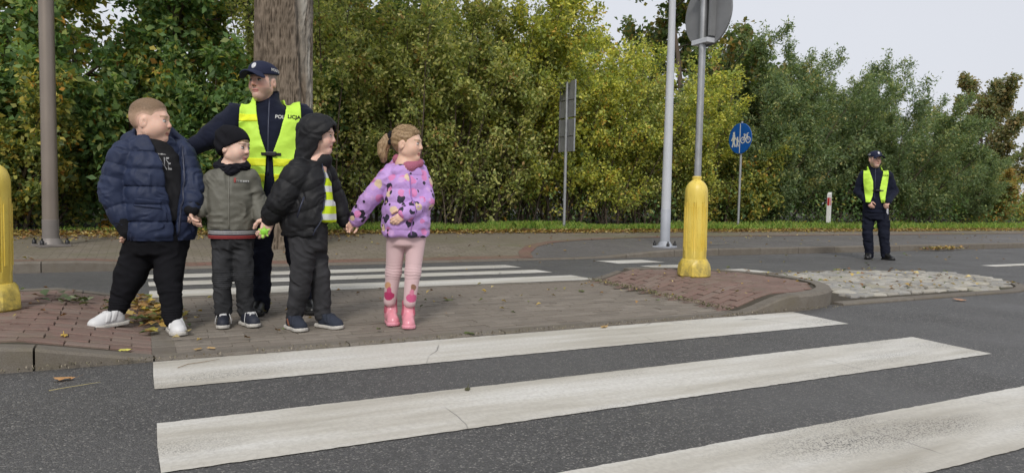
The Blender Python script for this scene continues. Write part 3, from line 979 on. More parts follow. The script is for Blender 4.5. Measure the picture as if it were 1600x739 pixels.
variant('ya', 1, P_SHRUB, shrub_starts(17, 5.5, .85, .42), 23, .095, .075, PAL_Y, asp=.62, thin=3.0)
variant('yb', 2, P_SHRUB, shrub_starts(19, 5.1, .9, .45), 20, .09, .075, PAL_Y, asp=.6, thin=3.2)
variant('yc', 3, P_SHRUB, shrub_starts(17, 6.1, .85, .42), 27, .10, .08, PAL_YB, asp=.62, thin=2.2)
variant('yd', 4, P_SHRUB, shrub_starts(14, 2.6, .6, .7), 24, .095, .06, PAL_GY, asp=.6)
variant('ga', 5, P_TREE, tree_starts(8.0, .13), 17, .15, .08, PAL_G, asp=.6)
variant('gb', 6, P_TREE, tree_starts(7.5, .12), 17, .145, .08, PAL_GY, asp=.6)
variant('gc', 7, P_SHRUB, shrub_starts(15, 3.4, .8, .65), 22, .125, .07, PAL_G, asp=.58)
variant('wa', 8, P_WILLOW, shrub_starts(17, 6.2, .9, .75), 40, .11, .08, PAL_W, asp=.36)
variant('wb', 9, P_WILLOW, shrub_starts(15, 4.9, .8, .85), 36, .11, .08, PAL_W, asp=.36)
variant('ma', 10, P_TREE, tree_starts(8.5, .14), 17, .17, .1, PAL_M, asp=.8)
variant('ba', 11, P_TREE, tree_starts(8.0, .13), 20, .18, .12, PAL_B, asp=.8)
variant('oa', 12, P_SHRUB, shrub_starts(11, 2.6, .7, .7), 20, .11, .06, PAL_O, asp=.6)

def plant(key, x, y, sc, rz, label, cat='shrub', group=None, name=None, zs=1.0):
    s_, l_ = PM[key]
    z = .2 if y > 13 else zfoot(x, y)
    t = empty(name or ('shrub' if cat == 'shrub' else 'tree'), (x, y, z), rz)
    t.scale = (sc, sc, sc * zs); tag(t, label, cat, group)
    link('stems' if cat == 'shrub' else 'trunk', s_, None, t)
    link('foliage' if cat == 'shrub' else 'crown', l_, None, t)
    return t
G1 = 'shrubs of the roadside hedge'; G2 = 'trees behind the hedge'
PLANTS = [
 # left, dark green
 ('gc', -3.6, 15.05, 1.0, .3, 'low dark green shrub at the foot of the far left edge', 'shrub', G1, 1),
 ('yd', -1.7, 14.95, 1.05, 1.3, 'low yellowish green shrub behind the brown lamp post', 'shrub', G1, 1),
 ('gc', 0.1, 15.25, 1.15, 2.0, 'dark green leafy shrub behind the head of the child in navy', 'shrub', G1, 1),
 ('gc', 1.9, 15.65, 1.0, 4.0, 'dark green shrub behind the officer with the outstretched arm', 'shrub', G1, 1),
 ('ga', -3.9, 16.6, 1.0, .5, 'tall dark green tree at the upper left corner', 'tree', G2, 1),
 ('gb', -1.4, 16.9, 1.05, 2.5, 'tall green tree with yellowing leaves right of the brown lamp post', 'tree', G2, 1),
 ('ga', 0.7, 16.2, .98, 4.1, 'dense green tree above the child in the navy jacket', 'tree', G2, 1),
 ('gb', 2.6, 17.6, 1.1, 1.0, 'green tree with yellow tinges just left of the big trunk', 'tree', G2, 1),
 ('ga', 4.4, 19, 1.15, 3.3, 'dark green tree rising behind the hedge right of the big trunk', 'tree', G2, 1),
 # middle, yellow green
 ('yb', 3.5, 15.65, .98, .2, 'twiggy yellow green shrub just right of the big trunk', 'shrub', G1, 1),
 ('ya', 4.7, 15.75, .97, 1.9, 'tall twiggy shrub with pale leaves above the hooded child', 'shrub', G1, 1),
 ('yb', 5.8, 15.65, 1.0, 3.0, 'tall twiggy shrub with pale yellow leaves behind the child in lilac', 'shrub', G1, 1),
 ('ya', 7, 15.95, 1.03, 4.4, 'twiggy yellow green shrub between the child in lilac and the rectangular sign', 'shrub', G1, 1),
 ('yc', 8.3, 16.25, 1.0, .9, 'tall bright yellow green shrub left of the rectangular sign', 'shrub', G1, 1),
 ('yc', 9.9, 16.35, .93, 2.6, 'tall bright yellow green shrub right of the rectangular sign', 'shrub', G1, 1),
 ('yc', 11.4, 16.45, .86, 5.0, 'bright yellow shrub behind the pale grey lamp post', 'shrub', G1, 1),
 ('ya', 12.9, 16.65, .84, .6, 'yellow green shrub behind the post of the right bollard', 'shrub', G1, 1),
 ('yc', 14.6, 16.95, .80, 3.6, 'yellow leaved shrub directly behind the blue round sign', 'shrub', G1, .9),
 ('yd', 16.3, 16.65, 1.15, 2.2, 'low yellow green shrub right of the blue round sign', 'shrub', G1, 1),
 ('ga', 6.6, 20, .96, 5.2, 'dark tree showing its top above the shrub behind the child in lilac', 'tree', G2, 1),
 ('gb', 9, 20.4, .84, .2, 'hazy green tree behind the bright yellow shrubs', 'tree', G2, 1),
 ('ma', 12.0, 21.5, .7, 2.2, 'brownish maple tree behind the pale grey lamp post', 'tree', G2, 1),
 ('ma', 17, 19.6, 1.13, 4.6, 'tall dark maple with a brownish top above the blue sign', 'tree', G2, 1),
 # right, grey green
 ('wb', 18, 17.6, 1.0, .4, 'grey green shrub with narrow leaves left of the marker post', 'shrub', G1, 1),
 ('wa', 20.3, 18.8, 1.05, 1.2, 'tallest domed grey green shrub left of the distant officer', 'shrub', G1, 1),
 ('wa', 23, 18.6, .97, 3.4, 'broad grey green shrub right behind the distant officer', 'shrub', G1, 1),
 ('wb', 25, 17.8, 1.05, 5.1, 'grey green shrub to the right of the distant officer', 'shrub', G1, 1),
 ('wb', 28.3, 18.6, .95, 2.0, 'sloping grey green shrub at the right end of the hedge', 'shrub', G1, 1),
 ('wb', 31.5, 18.9, .8, .8, 'low green shrub near the right edge of the picture', 'shrub', G1, .8),
 ('ba', 52, 29, 1.12, 1.1, 'thin brown autumn tree at the right edge against the sky', 'tree', G2, 1),
 ('oa', 35.5, 19.5, 1.0, 2.9, 'orange autumn shrub low at the right edge', 'shrub', G1, 1),
 ('oa', 40, 21, 1.2, .9, 'small orange brown shrub below the thin autumn tree', 'shrub', G1, 1),
 ('ba', 56, 31, 1.0, 3.1, 'farthest brown tree beyond the right edge', 'tree', G2, 1),
]
for key, x, y, sc, rz, lab, cat, grp, zs in PLANTS:
    plant(key, x, y, sc, rz, lab, cat, grp, None, zs)

# dark wood far behind, reads as one mass
fw_ = MB()
rg = np.random.default_rng(77)
anch = []
for i in range(420):
    x = rg.uniform(-14, 26); y = rg.uniform(22, 27); z = rg.uniform(.3, 6.3 - .12 * max(0, x - 3))
    c = np.array([x, y, z]); d = rg.normal(0, .7, 3)
    anch.append((c - d, c, c + d))
V, F4, pos, n, idx = leaves_np(rg, anch, 75, .17, .42, PAL_G, .65)
tag(link('distant_wood', mesh_np('distant_wood', V, F4, smooth=False, col=pick(rg, PAL_G, n, pos, idx, len(anch)), mat=MAT['leaf'])), 'dark green wood filling the gaps far behind the hedge', 'wood', kind='stuff')

anch = []
for i in range(520):
    x = rg.uniform(-8, 38); y = rg.uniform(15.6, 19) + max(0, x - 16) * .12; z = .2 + 1.25 * rg.random() ** 1.3
    c = np.array([x, y, z]); d = rg.normal(0, .4, 3)
    anch.append((c - d, c, c + d))
V, F4, pos, n, idx = leaves_np(rg, anch, 60, .11, .3, PAL_G, .6)
tag(link('undergrowth', mesh_np('undergrowth', V, F4, smooth=False, col=pick(rg, PAL_G, n, pos, idx, len(anch)), mat=MAT['leaf'])), 'dark low undergrowth between the stems of the hedge', 'undergrowth', kind='stuff')

# ---- the big roadside trunk
def big_tree():
    t = empty('roadside_tree', (1.90, 11.08, zfoot(1.90, 11.08))); tag(t, 'thick rough barked tree trunk on the footway behind the officer with children', 'tree')
    na, nz = 400, 330
    A, Z = np.meshgrid(np.arange(na) * 2 * np.pi / na, np.linspace(-.05, 9.0, nz) , indexing='xy')
    Z = Z.copy(); A2 = A + .05 * np.sin(Z * .8)
    Rr = .405 - .004 * Z + .09 * np.exp(-np.maximum(Z, 0) * 4.5) * (1 + .35 * np.cos(5 * A + .6))
    P = np.stack([np.cos(A2) * 3.2, np.sin(A2) * 3.2, Z * .55], -1).reshape(-1, 3)
    w = vnoise(np.stack([P[:, 0], P[:, 1], Z.ravel() * 1.6], -1), 1.2, 3) * .5
    Q = np.stack([np.cos(A2).ravel() * 4.4 + w, np.sin(A2).ravel() * 4.4 + w * .7, Z.ravel() * 1.25], -1)
    Q[:, 2] *= 1.7
    rid = 1 - np.abs(vnoise(Q, 4.2, 11)) * 2.4
    rid2 = 1 - np.abs(vnoise(Q * np.array([1, 1, 1.8]), 9.0, 12)) * 2
    rr = Rr.ravel() + .013 * np.clip(rid, -1, 1) + .007 * np.clip(rid2, -1, 1) + .055 * fbm(P, .45, 2, 5)
    # a long healed scar that winds up the side turned to the street
    ca = -1.38 + .10 * np.sin(Z.ravel() * 1.1)
    da = (A.ravel() - (ca % (2 * np.pi)) + np.pi) % (2 * np.pi) - np.pi
    rr += .035 * np.exp(-(da / .10) ** 2) - .05 * np.exp(-((da - .2) / .10) ** 2)
    V = np.stack([np.cos(A.ravel()) * rr, np.sin(A.ravel()) * rr, Z.ravel()], -1)
    i = np.arange(nz - 1)[:, None] * na; k = np.arange(na)[None]
    Fq = np.stack([i + k, i + (k + 1) % na, i + na + (k + 1) % na, i + na + k], -1).reshape(-1, 4)
    gcol = np.clip(.45 + .4 * rid + .2 * rid2, 0, 1)[:, None]
    pale = np.clip(np.exp(-((da - .5) / .36) ** 2) * (.6 + .9 * fbm(P, 2.5, 3, 8)), 0, 1)[:, None]
    col = np.array([.045, .034, .024]) * (1 - gcol) + np.array([.215, .172, .13]) * gcol
    col = col * (1 - pale) + np.array([.34, .32, .28]) * pale
    col *= (1 + .25 * fbm(V, 9, 3, 2))[:, None]
    tm = NT('oak_bark', .9, .2); tm.base(tm.attr()); tm.bump(tm.noise(tm.pos((1, 1, .3)), 60, 4), .6, .01)
    link('trunk', mesh_np('trunk', V, Fq, smooth=True, col=col, mat=tm.m), None, t)
    rg = np.random.default_rng(5)
    segs, anch = [], []
    prm = dict(P_TREE); prm['n'] = [7, 6, 4, 0]
    for a in np.arange(7) * .9:
        grow(rg, np.array([.2 * math.cos(a), .2 * math.sin(a), 7.2 + rg.uniform(0, 1.7)]), np.array([math.cos(a), math.sin(a), .9]), 4.2, .12, 0, prm, segs, anch)
    V, Fq = tubes_np(segs, 2)
    link('limbs', mesh_np('limbs', V, Fq, mat=MAT['limb']), None, t)
    V, F4, pos, n, idx = leaves_np(rg, anch, 9, .16, .1, PAL_G, .6)
    link('crown', mesh_np('crown', V, F4, smooth=False, col=pick(rg, PAL_G, n, pos, idx, len(anch)), mat=MAT['leaf']), None, t)
big_tree()

# ---- grass verge and leaf litter
def verge():
    n = 700
    xs = np.linspace(-30, 120, n)
    V = []; Fc = []
    prof = [(13.2, .128, 0), (13.5, .17, .01), (13.9, .19, .02), (14.6, .2, .03), (17.5, .21, .05)]
    for x in xs:
        for y, z, a in prof:
            V.append((x, y + (.07 * math.sin(x * 1.3) + .05 * math.sin(x * 3.7) if y < 13.4 else 0), z + a * math.sin(x * 2.1 + y * 3)))
    for i in range(n - 1):
        for k in range(4): Fc.append((5 * i + k, 5 * i + 5 + k, 5 * i + 6 + k, 5 * i + k + 1))
    tag(link('verge', mesh_np('verge', V, Fc), MAT['soil']), kind='structure')
verge()
rg = np.random.default_rng(9)
def blades(n, x0, x1, y0, y1, h0, h1, wd, pal, zf):
    x = rg.uniform(x0, x1, n); y = rg.uniform(y0, y1, n)
    keep = vnoise(np.stack([x, y, x * 0], -1), 2.0, 4) > -.55
    x, y = x[keep], y[keep]; n = len(x)
    z = zf(x, y) - .01
    h = rg.uniform(h0, h1, n) * (1 + .35 * vnoise(np.stack([x, y, x * 0], -1), 1.1, 9)); a = rg.uniform(0, 6.28, n); l = rg.normal(0, .35, (n, 2)) * h[:, None]
    dx, dy = np.cos(a) * wd / 2, np.sin(a) * wd / 2
    V = np.stack([np.stack([x - dx, y - dy, z], -1), np.stack([x + dx, y + dy, z], -1), np.stack([x + l[:, 0] * .4 + dx * .7, y + l[:, 1] * .4 + dy * .7, z + h * .6], -1), np.stack([x + l[:, 0], y + l[:, 1], z + h], -1)], 1).reshape(-1, 3)
    c = np.array(pal)[rg.integers(0, len(pal), n)] * rg.uniform(.7, 1.3, n)[:, None]
    return V, np.arange(n * 4).reshape(n, 4), np.repeat(c, 4, axis=0)
zv = lambda x, y: np.interp(y, [13.2, 13.5, 13.9, 14.6, 17.5], [.135, .175, .195, .2, .21])
GP = [(.19, .32, .05), (.27, .4, .065), (.14, .25, .045), (.34, .37, .09)]
V1 = blades(24000, 2.5, 14, 13.7, 14.9, .05, .16, .014, GP, zv)
V2 = blades(26000, 14, 48, 13.55, 15.6, .06, .19, .02, GP, zv)
V3 = blades(2500, -6, 2.5, 13.5, 14.6, .03, .08, .014, GP, zv)
Vs = np.concatenate([V1[0], V2[0], V3[0]]); Cs = np.concatenate([V1[2], V2[2], V3[2]])
tag(link('verge_grass', mesh_np('verge_grass', Vs, np.arange(len(Vs)).reshape(-1, 4), smooth=False, col=Cs, mat=MAT['grass'])), 'green grass strip along the foot of the hedge', 'grass', kind='stuff')

LP = [(.42, .27, .07), (.5, .36, .12), (.3, .17, .06), (.22, .11, .045), (.55, .44, .2), (.38, .33, .08), (.16, .09, .04)]
def litter(n, xy, zf, size, pal, curl=.35):
    x, y = xy; n = len(x)
    z = zf(x, y) + .004 + rg.random(n) * .012
    a = rg.uniform(0, 6.28, n); L = size * rg.uniform(.6, 1.3, n); W = L * rg.uniform(.5, .8, n)
    tl = rg.normal(0, curl, (n, 2))
    d = np.stack([np.cos(a), np.sin(a), tl[:, 0] * .6], -1); s = np.stack([-np.sin(a), np.cos(a), tl[:, 1] * .6], -1)
    p = np.stack([x, y, z + L * .18], -1)
    V = np.stack([p - d * L[:, None] * .5, p + s * W[:, None] * .5 + np.array([0, 0, .012]), p + d * L[:, None] * .5, p - s * W[:, None] * .5 + np.array([0, 0, .01])], 1)
    V[:, :, 2] = np.maximum(V[:, :, 2], (zf(x, y) + .0025)[:, None])
    c = np.array(pal)[rg.integers(0, len(pal), n)] * rg.uniform(.7, 1.25, n)[:, None]
    return V.reshape(-1, 3), np.repeat(c, 4, axis=0)
def stuff_leaves(name, parts, label):
    V = np.concatenate([p[0] for p in parts]); c = np.concatenate([p[1] for p in parts])
    return tag(link(name, mesh_np(name, V, np.arange(len(V)).reshape(-1, 4), smooth=False, col=c, mat=MAT['litter'])), label, 'leaves', kind='stuff')
zvec = lambda f: (lambda x, y: np.array([f(a, b) for a, b in zip(x, y)]))
n = 15000
yl = 13.35 + rg.normal(0, .2, n)
xl = rg.uniform(-5, 34, n)
zz = lambda x, y: np.where(y > 13.2, zv(x, y), .045 + .03 * (y - 9.6))
parts = [litter(n, (xl, yl), zz, .07, LP)]
xl = rg.uniform(-4, 3.5, 1500); yl = 13.2 - np.abs(rg.normal(0, .5, 1500)); parts.append(litter(0, (xl, yl), zvec(zfoot), .06, LP))
stuff_leaves('verge_leaf_litter', parts, 'band of yellow and brown fallen leaves along the grass edge')
xl = rg.uniform(-3, 30, 330); yl = rg.uniform(9.7, 13.1, 330)
stuff_leaves('footway_leaves', [litter(0, (xl, yl), zvec(zfoot), .055, LP)], 'scattered pale leaves on the far footway')
x2 = rg.normal(15.2, .35, 260); y2 = 9.3 - np.abs(rg.normal(0, .09, 260))
stuff_leaves('gutter_leaf_heap', [litter(0, (x2, y2), lambda x, y: -.05 + rg.random(len(x)) * .05, .07, LP)], 'brown heap of wet leaves in the gutter of the far kerb')
# ================================================================== implicit surfaces for figures and clothes
class S:
    """signed distance shape with a box"""
    def __init__(s, fn, lo, hi): s.fn, s.lo, s.hi = fn, np.array(lo, np.float32), np.array(hi, np.float32)
    def __call__(s, P): return s.fn(P)
    def far(s, P, m=.06):
        """exact near the box, box distance elsewhere"""
        q = np.maximum(np.maximum(s.lo - P, P - s.hi), 0)
        db = np.sqrt((q * q).sum(1))
        near = db < m
        out = db + .002
        if near.all(): return s.fn(P)
        if near.any(): out[near] = s.fn(P[near])
        return out
v3 = lambda p: np.array(p, np.float32)
def smin(a, b, k):
    if k <= 0: return np.minimum(a, b)
    h = np.clip(.5 + .5 * (b - a) / k, 0, 1)
    return b * (1 - h) + a * h - k * h * (1 - h)
def smax(a, b, k): return -smin(-a, -b, k)
def rc(a, b, ra, rb, quilt=None, flat=None):
    a, b = v3(a), v3(b); ab = b - a; L2 = float(ab @ ab) + 1e-12
    def fn(P):
        t = np.clip((P - a) @ ab / L2, 0, 1)
        d = P - a - t[:, None] * ab
        if flat is not None:                                  # (axis, factor): squeeze along an axis
            ax, f = flat; ax = v3(ax); c = d @ ax; d = d + (c * (1 / f - 1))[:, None] * ax
        r = ra + (rb - ra) * t
        if quilt: r = r + quilt[1] * (np.abs(np.sin(np.pi * (t * quilt[0] + (quilt[2] if len(quilt) > 2 else 0)))) ** .42 - .7)
        return np.sqrt((d * d).sum(1)) - r
    m = max(ra, rb) + (quilt[1] if quilt else 0)
    return S(fn, np.minimum(a, b) - m, np.maximum(a, b) + m)
def frame(psi, pitch=0, roll=0):
    """rows forward, side (the figure's left), up; psi 0 looks to the camera, + turns to picture right"""
    f = np.array([math.sin(psi), -math.cos(psi), 0]); s = np.array([math.cos(psi), math.sin(psi), 0]); u = np.array([0, 0, 1.])
    f, u = f * math.cos(pitch) - u * math.sin(pitch), u * math.cos(pitch) + f * math.sin(pitch)
    s, u = s * math.cos(roll) + u * math.sin(roll), u * math.cos(roll) - s * math.sin(roll)
    return np.array([f, s, u], np.float32)
I3 = np.eye(3, dtype=np.float32)
def ell(c, r, M=I3):
    c, r, M = v3(c), v3(r), np.asarray(M, np.float32)
    def fn(P):
        q = (P - c) @ M.T
        k0 = np.sqrt(((q / r) ** 2).sum(1)); k1 = np.sqrt(((q / (r * r)) ** 2).sum(1)) + 1e-6
        return k0 * (k0 - 1) / k1
    e = np.abs(M.T) @ r if M is not I3 else r
    return S(fn, c - e, c + e)
def box(c, h, rd=.005, M=I3):
    c, h, M = v3(c), v3(h), np.asarray(M, np.float32)
    def fn(P):
        q = np.abs((P - c) @ M.T) - (h - rd)
        return np.sqrt((np.maximum(q, 0) ** 2).sum(1)) + np.minimum(q.max(1), 0) - rd
    e = np.abs(M.T) @ h
    return S(fn, c - e, c + e)
def loft(rows, psi=0, p=2.2, quilt=None, ck=.02):
    """rows: (z, ca, cb, half side, half front, half back) bottom to top"""
    T = np.array(rows, np.float32); zs = T[:, 0]
    if zs[0] > zs[-1]: T = T[::-1]; zs = T[:, 0]
    f = np.array([math.sin(psi), -math.cos(psi)], np.float32); s = np.array([math.cos(psi), math.sin(psi)], np.float32)
    def fn(P):
        z = P[:, 2]; zc = np.clip(z, zs[0], zs[-1])
        g = [np.interp(zc, zs, T[:, i]).astype(np.float32) for i in range(1, 6)]
        x = P[:, 0] - g[0]; y = P[:, 1] - g[1]
        u = x * f[0] + y * f[1]; w = x * s[0] + y * s[1]
        rf = np.where(u > 0, g[3], g[4])
        rho = ((np.abs(w) / g[2]) ** p + (np.abs(u) / rf) ** p) ** (1 / p)
        d = (rho - 1) * np.minimum(g[2], rf) * (.75 + .25 * np.clip(rho, 0, 1))
        if quilt: d = d - quilt[1] * (np.abs(np.sin(np.pi * (z - quilt[2]) / quilt[0])) ** .4 - .7)
        dz = np.maximum(zs[0] - z, z - zs[-1])
        return smax(d, dz, ck)
    m = max(T[:, 3].max(), T[:, 4].max(), T[:, 5].max())
    lo = [T[:, 1].min() - m, T[:, 2].min() - m, zs[0]]; hi = [T[:, 1].max() + m, T[:, 2].max() + m, zs[-1]]
    return S(fn, lo, hi)
def U(k, *sh):
    sh = [x for x in sh if x is not None]
    def fn(P):
        d = sh[0].far(P)
        for x in sh[1:]: d = smin(d, x.far(P), k)
        return d
    return S(fn, np.min([x.lo for x in sh], 0), np.max([x.hi for x in sh], 0))
def cut(a, b, k=.004):
    return S(lambda P: smax(a(P), -b.far(P), k), a.lo, a.hi)
def keep(a, fn, k=.003):
    """keep where fn(P) < 0"""
    return S(lambda P: smax(a(P), fn(P), k), a.lo, a.hi)
def grown(a, e): return S(lambda P: a(P) - e, a.lo - e, a.hi + e)
def disp(a, f, m=.012):
    def fn(P):
        d = a(P); k = np.abs(d) < .03 + 2 * m
        if k.any(): d[k] = d[k] - f(P[k])
        return d
    return S(fn, a.lo - m, a.hi + m)
def folds(a, amp, scale, seed, st=(1, 1, 1)):
    st = np.array(st, np.float32)
    def f(P):
        Q = P * st; w = vnoise(Q, scale * .6, seed + 9)[:, None] * .12
        n = vnoise(Q + w, scale, seed)
        return amp * (1 - 2.2 * np.abs(n)) * .8 + amp * .4 * vnoise(Q, scale * 2.3, seed + 3)
    return disp(a, f, amp * 2)
def wrinkle(a, spots):
    """gathered folds: (centre, amplitude, wave length, reach, tilt)"""
    def f(P):
        o = np.zeros(len(P), np.float32)
        for c, amp, wl, sg, tl in spots:
            q = P - v3(c); r2 = (q * q).sum(1); k = r2 < (2.2 * sg) ** 2
            if not k.any(): continue
            ph = (q[k, 2] + tl * q[k, 0] + .35 * wl * 2 * vnoise(P[k], 16, 5)) * 2 * math.pi / wl
            o[k] += amp * (1 - 1.6 * np.abs(np.sin(ph * .5)) ** .8) * np.exp(-r2[k] / sg ** 2) * (.7 + .5 * vnoise(P[k], 9, 8))
        return o
    return disp(a, f, max(s_[1] for s_ in spots) * 1.5)
def shell(a, t):
    return S(lambda P: np.abs(a(P)) - t, a.lo - t, a.hi + t)

def surf(sh, h, lo=None, hi=None):
    """sparse surface nets"""
    lo = (sh.lo if lo is None else v3(lo)) - 2 * h; hi = (sh.hi if hi is None else v3(hi)) + 2 * h
    B = 6
    nb = np.ceil((hi - lo) / (h * B)).astype(int) + 1; n = nb * B
    bi = np.stack(np.meshgrid(*[np.arange(k) for k in nb], indexing='ij'), -1).reshape(-1, 3)
    C = (lo + (bi + .5) * B * h - h * .5).astype(np.float32)
    dc = sh(C)
    act = np.abs(dc) < B * h * .87 * 1.7 + .004
    D = np.repeat(np.repeat(np.repeat(dc.reshape(nb), B, 0), B, 1), B, 2).astype(np.float32)
    off = np.stack(np.meshgrid(*[np.arange(B)] * 3, indexing='ij'), -1).reshape(-1, 3)
    ids = (bi[act][:, None] * B + off[None]).reshape(-1, 3)
    for c0 in range(0, len(ids), 400000):
        q = ids[c0:c0 + 400000]
        D[q[:, 0], q[:, 1], q[:, 2]] = sh((lo + q * h).astype(np.float32))
    neg = D < 0
    c8 = [(i, j, k) for i in (0, 1) for j in (0, 1) for k in (0, 1)]
    s8 = sum(neg[i:n[0] - 1 + i, j:n[1] - 1 + j, k:n[2] - 1 + k].astype(np.int8) for i, j, k in c8)
    cell = np.argwhere((s8 > 0) & (s8 < 8))
    vid = -np.ones(tuple(n - 1), np.int32); vid[tuple(cell.T)] = np.arange(len(cell))
    val = np.stack([D[cell[:, 0] + i, cell[:, 1] + j, cell[:, 2] + k] for i, j, k in c8], 1)
    acc = np.zeros((len(cell), 3), np.float32); cn = np.zeros(len(cell), np.float32)
    for x in range(8):
        for y in range(x + 1, 8):
            dlt = np.array(c8[y]) - np.array(c8[x])
            if np.abs(dlt).sum() != 1: continue
            m = (val[:, x] < 0) != (val[:, y] < 0)
            t = val[m, x] / (val[m, x] - val[m, y])
            acc[m] += np.array(c8[x]) + t[:, None] * dlt; cn[m] += 1
    V = lo + (cell + acc / cn[:, None]) * h
    F = []
    for ax in range(3):
        a, b = (ax + 1) % 3, (ax + 2) % 3
        sl0 = [slice(1, n[i] - 1) for i in range(3)]; sl1 = list(sl0)
        sl0[ax] = slice(0, n[ax] - 1); sl1[ax] = slice(1, n[ax])
        A0, A1 = neg[tuple(sl0)], neg[tuple(sl1)]
        e = np.argwhere(A0 != A1)
        base = e.copy()
        for i in range(3):
            if i != ax: base[:, i] += 1
        ea = np.zeros(3, int); ea[a] = 1; eb = np.zeros(3, int); eb[b] = 1
        q = np.stack([vid[tuple((base - ea - eb).T)], vid[tuple((base - eb).T)], vid[tuple(base.T)], vid[tuple((base - ea).T)]], 1)
        fl = A0[tuple(e.T)]
        q[~fl] = q[~fl][:, ::-1]
        F.append(q)
    F = np.concatenate(F); F = F[(F >= 0).all(1)]
    return V.astype(np.float32), F


def skin_obj(name, sh, h, mat, parent, colf=None, lo=None, hi=None):
    V, F = surf(sh, h, lo, hi)
    me = mesh_np(name, V, F, smooth=True, col=(colf(V) if colf else None), mat=mat)
    return link(name, me, None, parent)

# ---- text and flat marks wrapped on a surface
def march(sh, P, n, dist=.4, back=.0018):
    n = v3(n) / np.linalg.norm(n)
    P = np.asarray(P, np.float32) - n * dist * .5; t = np.zeros(len(P), np.float32)
    for i in range(40):
        d = sh(P + t[:, None] * n); t += np.clip(d, -.02, .05) * .8
    return P + (t - back)[:, None] * n
def text_mesh(txt, size, bold=.0):
    cu = bpy.data.curves.new('lettering', 'FONT'); cu.body = txt; cu.size = size; cu.align_x = 'CENTER'; cu.align_y = 'CENTER'; cu.offset = bold
    o = bpy.data.objects.new('lettering', cu); COL.objects.link(o)
    dg = bpy.context.evaluated_depsgraph_get()
    me = bpy.data.meshes.new_from_object(o.evaluated_get(dg))
    bpy.data.objects.remove(o); bpy.data.curves.remove(cu)
    V = np.array([v.co[:] for v in me.vertices], np.float32); F = [tuple(p.vertices) for p in me.polygons]
    bpy.data.meshes.remove(me)
    return V, F
def decal(name, V2, F, sh, c, right, upv, mat, parent, back=.002):
    right, upv = v3(right), v3(upv); n = -np.cross(right, upv)
    P = v3(c) + V2[:, :1] * right + V2[:, 1:2] * upv
    Q = march(sh, P, n, back=back)
    me = mesh_np(name, Q, F, smooth=False, mat=mat)
    return link(name, me, None, parent)
def glyph_bars(n, h, w, seed):
    r_ = random.Random(seed); V = []; F = []
    for i in range(n):
        x = (i - (n - 1) / 2) * w; hh = h * r_.uniform(.7, 1.0); b = len(V); k = r_.uniform(.25, .7) * w
        V += [(x - k / 2, -h / 2, 0), (x + k / 2, -h / 2, 0), (x + k / 2, -h / 2 + hh, 0), (x - k / 2, -h / 2 + hh, 0)]; F.append((b, b + 1, b + 2, b + 3))
    return np.array(V, np.float32), F
def patch(w, h, nx=10, ny=10, bend=0):
    xs = np.linspace(-w / 2, w / 2, nx); ys = np.linspace(-h / 2, h / 2, ny)
    V = np.array([(x, y + bend * (x / w) ** 2, 0) for y in ys for x in xs], np.float32)
    F = [(j * nx + i, j * nx + i + 1, (j + 1) * nx + i + 1, (j + 1) * nx + i) for j in range(ny - 1) for i in range(nx - 1)]
    return V, F

# ---- cloth and skin materials
def mk_cloth(name, c, rough=.85, spec=.25, var=.15, weave=500, wb=.15, sheen=.0, crease=.25, csc=22):
    t = NT(name, rough, spec)
    v = t.pos(obj=True)
    n = t.noise(v, 7, 4)
    a = tuple(x * (1 - var) for x in c); b = tuple(min(1, x * (1 + var)) for x in c)
    t.base(t.ramp(n, [(.3, a), (.7, b)]))
    t.b.inputs['Sheen Weight'].default_value = sheen
    w = t.noise(v, weave, 2)
    k = t.noise(v, csc, 3, .6)
    t.bump(t.math('ADD', t.math('MULTIPLY', w, wb), t.math('MULTIPLY', k, 1.0)), crease, .012)
    return t.m
def mk_tint(name, rough=.5, spec=.4, sss=0, bump=.1, bs=300, sheen=0):
    t = NT(name, rough, spec); t.base(t.attr())
    if sss:
        t.b.inputs['Subsurface Weight'].default_value = sss
        t.b.inputs['Subsurface Radius'].default_value = (.012, .005, .003)
        t.b.inputs['Subsurface Scale'].default_value = .6
    t.b.inputs['Sheen Weight'].default_value = sheen
    if bump: t.bump(t.noise(t.pos(obj=True), bs, 3), bump, .002)
    return t.m
MAT['skin'] = mk_tint('skin', .5, .35, .12, .06, 400)

